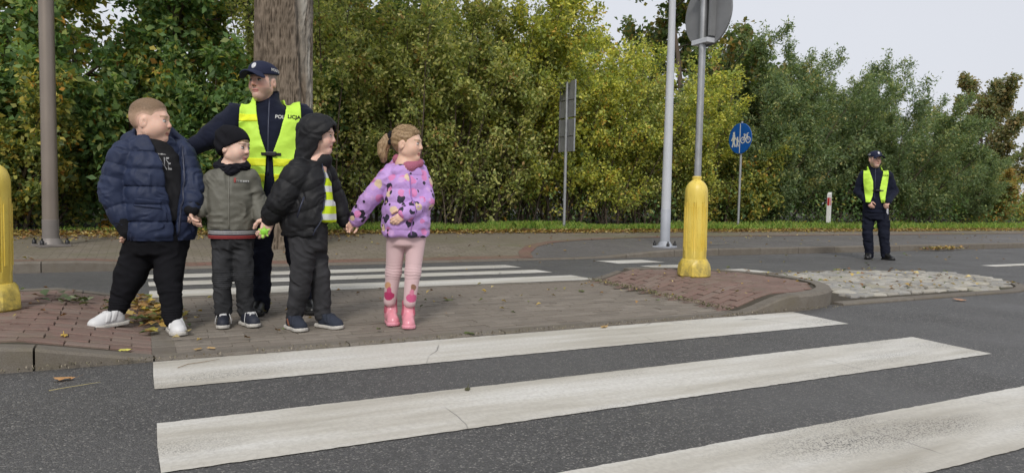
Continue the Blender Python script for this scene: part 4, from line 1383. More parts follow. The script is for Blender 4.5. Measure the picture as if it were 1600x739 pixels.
# ---- head
def head_shape(c, M, s, child=1.0, fat=0.0, ears=True):
    """c: middle of the head, s: scale (1 = adult, 0.24 m chin to crown)"""
    c = v3(c)
    def X(f, sd, u): return c + s * (f * M[0] + sd * M[1] + u * M[2])
    E = lambda p, r: ell(X(*p), tuple(s * q for q in r), M)
    C = lambda p, q, a, b: rc(X(*p), X(*q), a * s, b * s)
    nz = 1 - .28 * child; cf = fat; cu = -.099 + .006 * child
    d = U(.03 * s, E((-.012, 0, .03), (.1, .079, .092)), E((.024, 0, -.026), (.063, .061 + .014 * cf, .084 - .005 * child)),
          C((.0, .048, -.056), (.058 - .004 * child, .008, cu), .022 + .012 * cf, .02), C((.0, -.048, -.056), (.058 - .004 * child, -.008, cu), .022 + .012 * cf, .02),
          E((.046, .036, -.036), (.031 + .008 * cf,) * 3), E((.046, -.036, -.036), (.031 + .008 * cf,) * 3))
    if fat: d = U(.03 * s, d, C((-.01, 0, -.1), (.035, 0, -.106), .045, .028))
    brow = C((.077, -.03, .026), (.077, .03, .026), .013, .013)
    d = U(.016 * s, d, brow, E((.068 - .004 * child, 0, cu + .002), (.02, .022, .017)))
    sock = U(.004, *[ell(X(.105, q, .004), (.02 * s, .021 * s, .014 * s), M) for q in (.033, -.033)])
    d0 = d
    d = S(lambda P: smax(d0(P), -sock.far(P), .012 * s), d0.lo, d0.hi)
    nose = U(.008 * s, C((.083, 0, .014), (.094 + .013 * nz - .006 * child, 0, -.024), .008, .0115), *[E((.090, q, -.029), (.0105, .009, .008)) for q in (.0105, -.0105)])
    d = U(.008 * s, d, nose)
    lips = U(.002, E((.0815, 0, -.0605), (.0105, .021, .0065)), E((.0795, 0, -.0705), (.0105, .018, .007)))
    d = U(.005 * s, d, lips)
    eyes = U(.001, *[E((.0765, q, .003), (.0135,) * 3) for q in (.033, -.033)])
    d = U(.0025 * s, d, eyes)
    if ears:
        for q in (1, -1):
            ear = ell(X(-.014, q * .08, -.008), (.02 * s, .009 * s, .032 * s), frame_tilt(M, .25, q))
            hole = ell(X(-.004, q * .088, -.006), (.008 * s, .006 * s, .014 * s), M)
            e_ = cut(ear, hole, .005 * s)
            d = U(.008 * s, d, e_)
    return d
def frame_tilt(M, a, q):
    f, s_, u = M
    return np.array([f * math.cos(a) - u * math.sin(a), s_, u * math.cos(a) + f * math.sin(a)], np.float32)
def head_colours(c, M, s, skin=(.56, .33, .25), lip=(.48, .2, .17), brow=(.16, .1, .06), eye=(.05, .06, .065), gaze=(1, .0), stubble=None, sidehair=None, blush=.1):
    c = v3(c); skin = np.array(skin)
    def f(V):
        q = (V - c) @ M.T / s; F_, Sd, Uu = q.T
        col = np.tile(skin, (len(V), 1)) * (1 + .05 * fbm(V, 30, 2, 4))[:, None]
        def lay(w, k):
            nonlocal col
            w = np.clip(w, 0, 1)[:, None]; col = col * (1 - w) + np.array(k) * w
        hd = (np.abs(Sd) < .1) & (np.abs(Uu) < .15) & (np.abs(F_) < .16)
        g = lambda d, a, b: np.clip((b - d) / (b - a), 0, 1) * hd
        ch = np.hypot((np.abs(Sd) - .042) / .03, (Uu + .032) / .03)
        lay(g(ch, 0, 1) * blush * 3 * (F_ > .02), (skin[0] * 1.0, skin[1] * .62, skin[2] * .6))
        nt = np.sqrt((F_ - .108) ** 2 + Sd ** 2 + (Uu + .028) ** 2); lay(g(nt, .008, .024) * blush * 3, (skin[0], skin[1] * .66, skin[2] * .62))
        if stubble is not None:
            st = (Uu < -.045) & (F_ > .012)
            lay(g(np.abs(Uu + .085), .03, .05) * st * .5, stubble)
        if sidehair is not None:
            sh_ = ((F_ < .03 + .25 * np.maximum(Uu, 0)) & (Uu > -.03 - .3 * F_) & (np.abs(Sd) < .082)) | ((F_ < -.03) & (Uu > -.065))
            er = np.sqrt((F_ + .014) ** 2 + (Uu + .008) ** 2) < .034
            lay((sh_ & hd & ~(er & (np.abs(Sd) > .074))) * (.8 + .2 * fbm(V, 200, 2, 7)), sidehair)
        ll = (np.abs(Uu + .066) < .0125) & (np.abs(Sd) < .024 - .5 * np.maximum(0, np.abs(Uu + .066) - .004)) & (F_ > .07)
        lay(ll * hd * .85, lip)
        ml = (np.abs(Uu + .0662) < .0022) & (np.abs(Sd) < .025) & (F_ > .07); lay(ml * hd * .9, (.16, .05, .045))
        bu = .027 - .1 * np.maximum(0, np.abs(Sd) - .04)
        lay(g(np.abs(Uu - bu), .003, .0065) * (np.abs(Sd) > .012) * (np.abs(Sd) < .054) * (F_ > .04) * .85, brow)
        for sd in (.033, -.033):
            ed = np.sqrt((F_ - .0765) ** 2 + (Sd - sd) ** 2 + (Uu - .003) ** 2)
            on = (ed < .0152) & (F_ > .08) & hd
            op = np.abs(Uu - .0025) < .0062
            lay(on * .75, (skin[0] * .75, skin[1] * .6, skin[2] * .55))
            lay(on & op, (.55, .52, .5))
            gx = sd + .0075 * gaze[1]
            ir = np.hypot(Sd - gx, Uu - .003) < .0072; lay(on & op & ir, eye)
            lay(on & (np.abs(Uu - .0088) < .003), (.06, .04, .03))
        nh = np.hypot((np.abs(Sd) - .0085), (Uu + .038)); lay(g(nh, .002, .0055) * (F_ > .085), (.22, .09, .07))
        return np.clip(col, 0, 1)
    return f

# ---- hand: palm, four fingers of different length, thumb from the side of the palm
def hand_shape(w, d, n, s, side, curl=.5, spreadf=1.0):
    """w wrist, d towards the fingers, n palm normal, side +1/-1 where the thumb leaves"""
    w, d, n = v3(w), v3(d), v3(n); d = d / np.linalg.norm(d); n = n - d * (n @ d); n /= np.linalg.norm(n); l = np.cross(d, n) * side
    M = np.array([d, l, n])
    sh = [ell(w + d * .04 * s, (.05 * s, .038 * s, .0165 * s), M), rc(w - d * .03 * s, w + d * .015 * s, .025 * s, .024 * s)]
    fl = [(.026, .068, .0088), (.0088, .077, .0092), (-.0088, .072, .0088), (-.026, .056, .0078)]
    for k, (o, L, r) in enumerate(fl):
        p = w + d * (.078 - .006 * abs(k - 1.2)) * s + l * o * s; a = curl * (.5 + .08 * k)
        dd = d + l * o * 2.2 * spreadf; dd /= np.linalg.norm(dd)
        prev = w + d * .05 * s + l * o * .9 * s
        sh.append(rc(prev, p, r * s * 1.05, r * s * 1.02))
        for q in (.45, .32, .23):
            dd = dd * math.cos(a) + n * math.sin(a); dd /= np.linalg.norm(dd)
            e = p + dd * L * q * s; sh.append(rc(p, e, r * s, r * s * .92)); p = e; a = curl * 1.15
    t0 = w + d * .018 * s + l * .026 * s + n * .006 * s; t1 = t0 + (d * .55 + l * .75 + n * .35) * .036 * s
    t2 = t1 + (d * .85 + l * .25 + n * .45) * .03 * s; t3 = t2 + (d * .9 - l * .05 + n * .45) * .024 * s
    sh += [rc(t0, t1, .014 * s, .0115 * s), rc(t1, t2, .0108 * s, .0098 * s), rc(t2, t3, .0098 * s, .0085 * s)]
    return U(.006 * s, *sh)

# ---- shoe: sole and upper, x forward
def shoe_shapes(p, psi, L, W, hgt=.085, boot=0.0, pitch=0.0):
    M = frame(psi, pitch); p = v3(p)
    def X(f, sd, u): return p + f * M[0] + sd * M[1] + u * M[2]
    def outline(q, e=0):
        x, y = q[:, 0], q[:, 1]
        hw = np.interp(x, [-L * .5, -L * .42, -L * .2, 0, L * .2, L * .36, L * .46, L * .5], [W * .18, W * .36, W * .40, W * .40, W * .5, W * .46, W * .28, W * .1]).astype(np.float32) + e
        d = np.abs(y) - hw
        return smax(d, np.abs(x) - L * .5 - e, .02)
    R3 = M
    th = .024 if not boot else .026
    def sole(P):
        q = (P - p) @ R3.T; z = q[:, 2]
        return smax(outline(q, .002), np.abs(z - th / 2 - np.clip((q[:, 0] - L * .3), 0, 1) * .12) - th / 2, .008)
    m = L * .62
    so = S(sole, p - m, p + m)
    up_ = [ell(X(L * .24, 0, .03), (L * .245, W * .47, .042), M), ell(X(-L * .02, 0, .045), (L * .3, W * .40, .05), M), rc(X(-L * .22, 0, .045), X(-L * .2, 0, hgt), W * .41, W * .4), rc(X(L * .12, 0, .05), X(-L * .12, 0, hgt * .92), W * .32, W * .36)]
    if boot: up_ += [rc(X(-L * .2, 0, .06), X(-L * .17, 0, boot), W * .43, W * .45)]
    up = U(.02, *up_)
    u2 = S(lambda P: smax(up(P), (.012 - ((P - p) @ R3.T)[:, 2]), .006), up.lo, up.hi)
    top = boot if boot else hgt
    u3 = S(lambda P: smax(u2(P), ((P - p) @ R3.T)[:, 2] - top - .004, .006), up.lo, up.hi)
    hole = rc(X(-L * .19, 0, top - .012), X(-L * .19, 0, top + .05), W * .32, W * .34)
    u4 = cut(u3, hole, .004)
    return so, u4, M, X
# ================================================================== people
def person(loc, rotz, label, cat='person', group=None):
    t = empty('person', loc, rotz); return tag(t, label, cat, group)
def row(p, hs, hf, hb): return (p[2], p[0], p[1], hs, hf, hb)
def limb(pts, rs, k=.03, quilt=None):
    out = []
    for i in range(len(pts) - 1):
        q = None
        if quilt:
            L = np.linalg.norm(v3(pts[i + 1]) - v3(pts[i])); q = (max(1, round(L / quilt[0])), quilt[1])
        out.append(rc(pts[i], pts[i + 1], rs[i], rs[i + 1], q))
    return U(k, *out)
def side_fwd(P, c, psi):
    x = P[:, 0] - c[0]; y = P[:, 1] - c[1]
    return x * math.sin(psi) - y * math.cos(psi), x * math.cos(psi) + y * math.sin(psi)
def shoes(parent, plist, L, W, m_up, m_sole, hgt=.085, boot=0, extra=None, names=('shoe',)):
    for i, (p, psi, pitch) in enumerate(plist):
        so, upp, M, X = shoe_shapes(p, psi, L, W, hgt, boot, pitch)
        o = skin_obj('boot' if boot else 'shoe', upp, .0045, m_up, parent)
        skin_obj('sole', so, .0045, m_sole, o)
        if extra: extra(o, upp, so, M, X, L, W, i)
def straps(cols, xs, w):
    def f(o, upp, so, M, X, L, W, i):
        p = X(0, 0, 0)
        for x in xs:
            st = keep(grown(upp, .0045), lambda P, x=x: np.maximum(np.abs(((P - p) @ M.T)[:, 0] + .35 * (((P - p) @ M.T)[:, 2] - .07) - x * L) - w, .036 - ((P - p) @ M.T)[:, 2]))
            skin_obj('strap', st, .004, cols, o)
    return f
def laces(mat, tongue=None):
    def f(o, upp, so, M, X, L, W, i):
        p = X(0, 0, 0)
        if tongue:
            tg = keep(grown(upp, .005), lambda P: np.maximum(np.maximum(np.abs(((P - p) @ M.T)[:, 1]) - W * .17, ((P - p) @ M.T)[:, 0] - .2 * L), -((P - p) @ M.T)[:, 0] - .07 * L) * 1.0 + np.where(((P - p) @ M.T)[:, 2] > .045, 0, .05))
            skin_obj('tongue', tg, .004, tongue, o)
        for k in range(4):
            x = .17 * L - k * .075 * L
            sg = 1 if k % 2 else -1
            ln = keep(grown(upp, .0075), lambda P, x=x, sg=sg: np.maximum(np.maximum(np.abs(((P - p) @ M.T)[:, 0] - x - sg * .25 * ((P - p) @ M.T)[:, 1]) - .0045, np.abs(((P - p) @ M.T)[:, 1]) - W * .26), .045 - ((P - p) @ M.T)[:, 2]))
            skin_obj('lace', ln, .0035, mat, o)
        for sg in (1, -1):
            m = MB(); m.tube([X(.0 * L, sg * .01, .088), X(.05 * L, sg * W * .42, .088), X(.1 * L, sg * W * .56, .05), X(.12 * L, sg * W * .58, .022)], .0022, 6)
            m.build('lace_end', mat, o, True)
    return f

SK_K = (.74, .475, .365)
MAT['navy_puffer'] = mk_cloth('navy_puffer', (.018, .027, .062), .62, .3, .15, 700, .05, .0, .22, 34)
MAT['rib_black'] = mk_cloth('rib_knit_black', (.012, .012, .014), .9, .2, .2, 300, .4)
MAT['tee_black'] = mk_cloth('black_cotton', (.018, .018, .02), .9, .2, .2, 500, .2)
MAT['jog_black'] = mk_cloth('black_jersey', (.0075, .0075, .0095), .92, .15, .25, 500, .2, .0, .3, 18)
MAT['shoe_white'] = mk_cloth('white_leather', (.62, .62, .62), .45, .45, .08, 300, .1, 0, .15, 40)
MAT['sole_white'] = mat_flat('pale_sole', (.5, .48, .44), .6, .3, 0, .15, 30)
MAT['zip'] = mat_flat('dark_zip', (.03, .035, .06), .4, .5, .3, .2, 80)
MAT['print_white'] = mat_flat('white_print', (.5, .5, .48), .7, .2, 0, .2, 60)
MAT['olive'] = mk_cloth('olive_nylon', (.125, .122, .10), .6, .35, .12, 600, .1, .0, .3, 26)
MAT['jeans'] = mk_cloth('charcoal_denim', (.034, .035, .038), .88, .2, .45, 420, .35, .0, .35, 16)
MAT['jeans2'] = mk_cloth('grey_denim', (.036, .036, .039), .88, .2, .4, 420, .35, .0, .35, 16)
MAT['beanie'] = mk_cloth('black_knit', (.010, .010, .013), .92, .15, .2, 350, .5, .0, .2, 40)
MAT['snood'] = mk_cloth('black_snood', (.011, .011, .016), .9, .2, .2, 350, .4, .0, .35, 30)
MAT['sneaker_dark'] = mk_cloth('navy_sneaker', (.02, .023, .035), .6, .35, .25, 300, .2)
MAT['lace'] = mat_flat('white_lace', (.6, .6, .6), .8, .2, 0, .1, 50)
MAT['black_puffer'] = mk_cloth('black_puffer', (.0105, .0108, .0125), .6, .28, .2, 700, .05, .0, .14, 30)
MAT['shoe_navy'] = mk_cloth('navy_suede', (.028, .034, .05), .8, .25, .2, 400, .3)
MAT['fleece'] = mk_cloth('navy_fleece', (.011, .0135, .027), .92, .15, .25, 260, .6, .05, .35, 20)
MAT['trouser_navy'] = mk_cloth('navy_twill', (.0095, .0115, .022), .88, .2, .2, 500, .2, .0, .4, 14)
MAT['cap'] = mk_cloth('navy_cap', (.018, .022, .05), .8, .25, .15, 600, .25)
MAT['leather'] = mat_flat('black_leather', (.012, .012, .012), .32, .5, 0, .2, 20)
MAT['rubber'] = mat_flat('black_rubber', (.015, .015, .015), .7, .3, 0, .2, 20)
def mk_hiviz(name, c):
    t = NT(name, .6, .3); v = t.pos(obj=True)
    t.base(t.ramp(t.noise(v, 5, 3), [(.3, tuple(x * .9 for x in c)), (.7, c)]))
    t.bump(t.noise(v, 24, 3, .6), .35, .012); return t.m
MAT['hiviz'] = mk_hiviz('fluorescent_yellow', (.58, .90, .09))
MAT['hiviz_band'] = mk_hiviz('yellow_reflective_band', (.80, .88, .03))
MAT['badge'] = mat_flat('badge_silver', (.6, .6, .62), .4, .5, .2, .2, 90)
MAT['black_print'] = mat_flat('black_print', (.02, .02, .015), .7, .2, 0, .2, 60)
MAT['legging'] = mk_tint('leggings_tint', .75, .25, 0, .25, 18, .2)
MAT['boot'] = mat_flat('pink_glossy_boot', (.74, .29, .35), .22, .55, 0, .12, 24, .25, 14)
MAT['boot_sole'] = mat_flat('pink_sole', (.76, .32, .39), .5, .4, 0, .08, 24)
MAT['knit_pink'] = None
MAT['gusset'] = mat_flat('pink_elastic', (.5, .12, .17), .6)
def mk_knit(name, c, n=90):
    t = NT(name, .9, .2); v = t.pos(obj=True)
    w = t.new('ShaderNodeTexWave', Scale=n); w.bands_direction = 'X'; w.inputs['Distortion'].default_value = .6
    t.l.new(v, w.inputs['Vector'])
    t.base(t.ramp(w.outputs['Fac'], [(.2, tuple(x * .6 for x in c)), (.6, c)])); t.bump(w.outputs['Fac'], .6, .006); return t.m
MAT['knit_pink'] = mk_knit('pink_rib_knit', (.6, .2, .3))
def mk_hair(name, a, b, sc=(1, 1, 1), s=120):
    t = NT(name, .5, .4); v = t.pos(sc, obj=True); n = t.noise(v, s, 4, .6)
    t.base(t.ramp(n, [(.3, a), (.7, b)])); t.bump(n, .5, .006); return t.m
MAT['hair_buzz'] = mk_hair('short_fair_hair', (.13, .085, .05), (.24, .165, .105), s=260)
MAT['hair_blonde'] = mk_hair('dark_blond_hair', (.17, .1, .05), (.42, .29, .16), (1, 1, .45), 110)
MAT['hair_strand'] = mk_hair('hair_strand', (.26, .165, .085), (.55, .4, .24), (1, 1, 1), 40)
def mk_stripes():
    t = NT('striped_shirt', .8, .25); v = t.pos(obj=True); z = t.sub(v, 2)
    st = t.math('FRACT', t.math('MULTIPLY', z, 1 / .087))
    t.base(t.ramp(st, [(0, (.62, .64, .62)), (.42, (.62, .64, .62)), (.43, (.60, .78, .02)), (.99, (.60, .78, .02))], 'CONSTANT'))
    t.bump(t.noise(v, 25, 3), .3, .01); return t.m
MAT['stripes'] = mk_stripes()
def mk_lilac():
    t = NT('lilac_print_puffer', .55, .35); v = t.pos(obj=True)
    nz = t.new('ShaderNodeTexNoise', Scale=16.0); t.l.new(v, nz.inputs['Vector'])
    ad = t.new('ShaderNodeVectorMath'); ad.operation = 'MULTIPLY_ADD'; ad.inputs[1].default_value = (.035,) * 3
    t.l.new(nz.outputs['Color'], ad.inputs[0]); t.l.new(v, ad.inputs[2])
    col = t.ramp(t.noise(v, 8, 3), [(.3, (.46, .27, .60)), (.7, (.53, .33, .68))])
    for k, (scale, lim, c, off, th) in enumerate(((12.5, .38, (.028, .024, .045), 0, .34), (14.5, .40, (.64, .22, .46), 3.3, .40), (11.5, .36, (.68, .52, .36), 7.7, .36), (23, .3, (.03, .025, .04), 5.1, .3), (17, .34, (.55, .33, .62), 9.4, .45))):
        mp = t.new('ShaderNodeMapping'); mp.inputs['Location'].default_value = (off, off * .7, off * 1.3); t.l.new(ad.outputs[0], mp.inputs['Vector'])
        vo = t.new('ShaderNodeTexVoronoi', Scale=float(scale), Randomness=.8); t.l.new(mp.outputs[0], vo.inputs['Vector'])
        on = t.math('MULTIPLY', t.math('LESS_THAN', vo.outputs['Distance'], lim), t.math('LESS_THAN', t.sub(vo.outputs['Color'], 0), th))
        col = t.mix(on, col, c)
    t.base(col)
    t.bump(t.noise(v, 36, 3, .6), .35, .012); return t.m
MAT['lilac'] = mk_lilac()

# ------------------------------------------------------------------ boy in the navy puffer jacket
def boy_navy():
    t = person((0, 4.93, 0.012), -0.0000, 'bareheaded child in a navy quilted jacket, black trousers and white shoes')
    hc = (0.053, 0, 1.276); M = frame(R(70), R(-2)); s = 1.1
    nb = (0.052, 0.02, 1.101)
    shR, elR, wrR = (-0.09, -0.02, 1.084), (-0.156, -0.02, 0.844), (-0.095, -0.06, 0.665)
    shL, elL, wrL = (0.219, 0.06, 1.111), (0.287, -0.03, 0.902), (0.275, -0.11, 0.766)
    pel = (0.084, 0, 0.563)
    hiR, knR, anR = (-0.001, 0.02, 0.511), (-0.065, -0, 0.336), (-0.124, -0.02, 0.168)
    hiL, knL, anL = (0.148, 0, 0.511), (0.144, -0.12, 0.334), (0.157, -0.21, 0.126)
    pt = R(24)
    head = head_shape(hc, M, s, 1, .75)
    hr = hand_shape(wrR, (.25, -.05, -1), (-.8, .3, .1), .92, 1, .75)
    hl = hand_shape(wrL, (-.05, -.2, -1), (.9, -.2, .0), 1.0, -1, .8)
    body = U(.02, head, rc(v3(hc) + v3((-.015, .01, -.06)), nb, .062, .075), rc(v3(nb) * .8 + v3(pel) * .2, pel, .08, .11), limb([shR, elR, wrR], [.05, .04, .026]), limb([shL, elL, wrL], [.05, .04, .026]), hr, hl,
             limb([hiR, knR, anR], [.08, .06, .04]), limb([hiL, knL, anL], [.08, .06, .04]))
    skin_obj('body', body, .0043, MAT['skin'], t, head_colours(hc, M, s, SK_K, brow=(.33, .21, .13), gaze=(1, .3), blush=.16))
    # cropped hair: longer on top, shaved sides
    c = v3(hc)
    cran = ell(c + s * (-.012 * M[0] + .031 * M[2]), (.1025 * s, .0812 * s, .0955 * s), M)
    def hreg(P):
        q = (P - c) @ M.T / s
        line = .058 - .5 * np.clip(.08 - q[:, 0], 0, .034) - 1.7 * np.clip(.046 - q[:, 0], 0, .04) - .5 * np.clip(.0 - q[:, 0], 0, 1)
        ear = .034 - np.hypot(q[:, 0] + .012, (q[:, 2] + .006) * .9) 
        return np.maximum(np.maximum(line - q[:, 2], ear), -.085 - q[:, 2])
    hair = keep(disp(cran, lambda P: (.008 * np.clip((((P - c) @ M.T)[:, 2] / s - .05) / .05, 0, 1) + .0015 * vnoise(P, 160, 2)) * np.clip(hreg(P) / -.03, 0, 1) - .0035 * (1 - np.clip(hreg(P) / -.016, 0, 1))), hreg, .004)
    def hcol(V):
        w = np.clip((((V - c) @ M.T)[:, 2] / s - .03) / .045 + .2 * vnoise(V, 120, 3), 0, 1)[:, None]
        k = np.array([.42, .28, .19]) * (1 - w) + np.array([.2, .132, .08]) * w
        e = np.clip(hreg(V) / -.022, 0, 1)[:, None]; k = k * e + np.array(SK_K) * .92 * (1 - e)
        return k * (1 + .15 * vnoise(V, 300, 6))[:, None]
    skin_obj('hair', hair, .004, mk_tint('cropped_hair', .6, .3, 0, .4, 300), t, hcol)
    tc = (0.086, 0, 0.849)
    rows = [row((0.098, 0, 0.555), .205, .165, .165), row((0.099, 0, 0.671), .208, .165, .16), row((0.093, 0, 0.849), .205, .165, .155), row((0.08, 0.01, 1.007), .195, .165, .155), row((0.066, 0.02, 1.117), .155, .125, .125), row((0.06, 0.02, 1.196), .10, .10, .105)]
    torso = loft(rows, pt, 2.3, (.105, .014, tc[2] + .03))
    sl = limb([shR, elR, wrR], [.082, .082, .064], .02, (.085, .013)); sr = limb([shL, elL, wrL], [.078, .074, .06], .02, (.085, .012))
    hood = U(.03, rc((-0.052, 0.06, 1.153), (0.025, 0.15, 1.223), .06, .055), rc((0.025, 0.15, 1.223), (0.149, 0.15, 1.21), .055, .05), rc((0.149, 0.15, 1.21), (0.232, 0.1, 1.163), .05, .035), rc((-0.052, 0.06, 1.153), (0.003, -0.05, 1.126), .05, .03))
    full = U(.008, U(.02, torso, hood), sl, sr)
    def slot(P):
        u, w = side_fwd(P, tc, pt)
        hw = np.interp(P[:, 2], [(0.004, 0, 0.564)[2], (0.004, 0, 0.67)[2], (0.006, 0, 0.847)[2], (0.007, 0, 1.063)[2], (0.008, 0, 1.191)[2]], [.006, .016, .048, .075, .10]).astype(np.float32)
        return np.maximum(np.abs(w - .03) - hw, .05 - u)
    jk = S(lambda P: smax(full(P), -slot(P), .016), full.lo, full.hi)
    jk = wrinkle(folds(jk, .006, 16, 3, (1, 1, 1.1)), [(elR, .008, .05, .09, .6), (elL, .007, .045, .08, -.6)])
    neckhole = rc((0.059, 0.02, 1.101), (0.06, 0.02, 1.282), .082, .10)
    jk = cut(jk, neckhole, .01)
    J = skin_obj('jacket', jk, .006, MAT['navy_puffer'], t)
    for a_, b_ in ((elR, wrR),):
        d = (v3(b_) - v3(a_)); d /= np.linalg.norm(d)
        skin_obj('cuff', disp(rc(v3(b_) - d * .02, v3(b_) + d * .055, .064, .05), lambda P: .002 * np.sin(P[:, 2] * 500)), .0045, MAT['rib_black'], J)
    d = v3(wrL) - v3(elL); d /= np.linalg.norm(d)
    skin_obj('cuff', rc(v3(wrL) - d * .01, v3(wrL) + d * .02, .058, .046), .0045, MAT['rib_black'], J)
    fdir = np.array([math.sin(pt), -math.cos(pt), 0]); sdir = np.array([math.cos(pt), math.sin(pt), 0])
    pk = v3((0.021, -0.15, 0.779))
    Mb = frame(pt)
    skin_obj('pocket_flap', keep(grown(full, .011), lambda P: np.maximum(np.abs((P - pk) @ v3(sdir)) - .062, np.maximum(np.abs(P[:, 2] - pk[2] + .12 * ((P - pk) @ v3(sdir))) - .024, -((P - v3(tc)) @ v3(fdir))))), .005, MAT['navy_puffer'], J)
    for sg in (-1, 1):
        zs = np.linspace((0.004, 0, 0.58)[2], (0.008, 0, 1.137)[2], 16)
        hw = np.interp(zs, [(0.004, 0, 0.564)[2], (0.004, 0, 0.67)[2], (0.006, 0, 0.847)[2], (0.007, 0, 1.063)[2], (0.008, 0, 1.191)[2]], [.004, .012, .042, .072, .10])
        P0 = np.stack([tc[0] + sdir[0] * (.035 + sg * (hw + .004)) + fdir[0] * .25, tc[1] + sdir[1] * (.035 + sg * (hw + .004)) + fdir[1] * .25, zs], -1)
        Q = march(jk, P0, -fdir, .3, 0)
        MB().tube([tuple(q) for q in Q], .006, 6).build('zip', MAT['zip'], J, True)
    # T-shirt under it
    tee = loft([(r_[0], r_[1], r_[2], r_[3] - .03, r_[4] - .028, r_[5] - .03) for r_ in rows[1:-1]] + [row((0.063, 0.02, 1.157), .085, .085, .09)], pt, 2.2)
    tee = folds(U(.02, tee, rc((0.066, 0.01, 1.117), (0.067, 0.015, 1.156), .082, .078)), .004, 12, 8)
    TE = skin_obj('t_shirt', tee, .006, MAT['tee_black'], t)
    V2, F2 = text_mesh('KNE', .085, .0005); V2 = V2 * np.array([.62, 1.3, 1])
    V2[:, 0] += .006 * np.sin(V2[:, 1] * 160)
    decal('lettering', V2, F2, tee, v3((0.145, -0.2, 1.018)), sdir, (0, 0, 1), mat_flat('grey_print', (.3, .3, .3), .7), TE)
    V2, F2 = glyph_bars(11, .009, .008, 2)
    decal('small_lettering', V2, F2, tee, v3((0.138, -0.2, 1.079)), sdir, (0, 0, 1), MAT['print_white'], TE)
    # joggers
    tr = U(.035, loft([row((0.084, 0, 0.468), .155, .14, .14), row((0.088, 0, 0.571), .185, .16, .16), row((0.088, 0, 0.643), .18, .15, .15)], pt, 2.2),
           limb([hiR, knR, anR], [.108, .088, .058], .02), limb([hiL, knL, anL], [.106, .076, .055], .02))
    tr = wrinkle(folds(tr, .007, 10, 21, (1, 1, 1.7)), [(anR, .009, .05, .09, .3), (anL, .009, .045, .09, -.3), (knR, .006, .06, .09, .8), (knL, .006, .06, .09, -.6), (pel, .007, .07, .14, 1.2)])
    TR = skin_obj('trousers', tr, .006, MAT['jog_black'], t)
    for k_, a_ in ((knR, anR), (knL, anL)):
        d = v3(a_) - v3(k_); d /= np.linalg.norm(d)
        skin_obj('cuff', disp(rc(v3(a_) + d * .0, v3(a_) + d * .045, .06, .05), lambda P: .002 * np.sin(P[:, 2] * 420)), .0045, MAT['jog_black'], TR)
    f1, f2 = (-0.181, -0.06, 0.076), (0.177, -0.24, 0.014)
    shoes(t, [((f1[0], f1[1], .036), R(-62), R(3)), ((f2[0], f2[1], .002), R(10), 0)], .245, .098, MAT['shoe_white'], MAT['sole_white'], .088, 0, straps(MAT['shoe_white'], (.06, -.08), .013))
boy_navy()

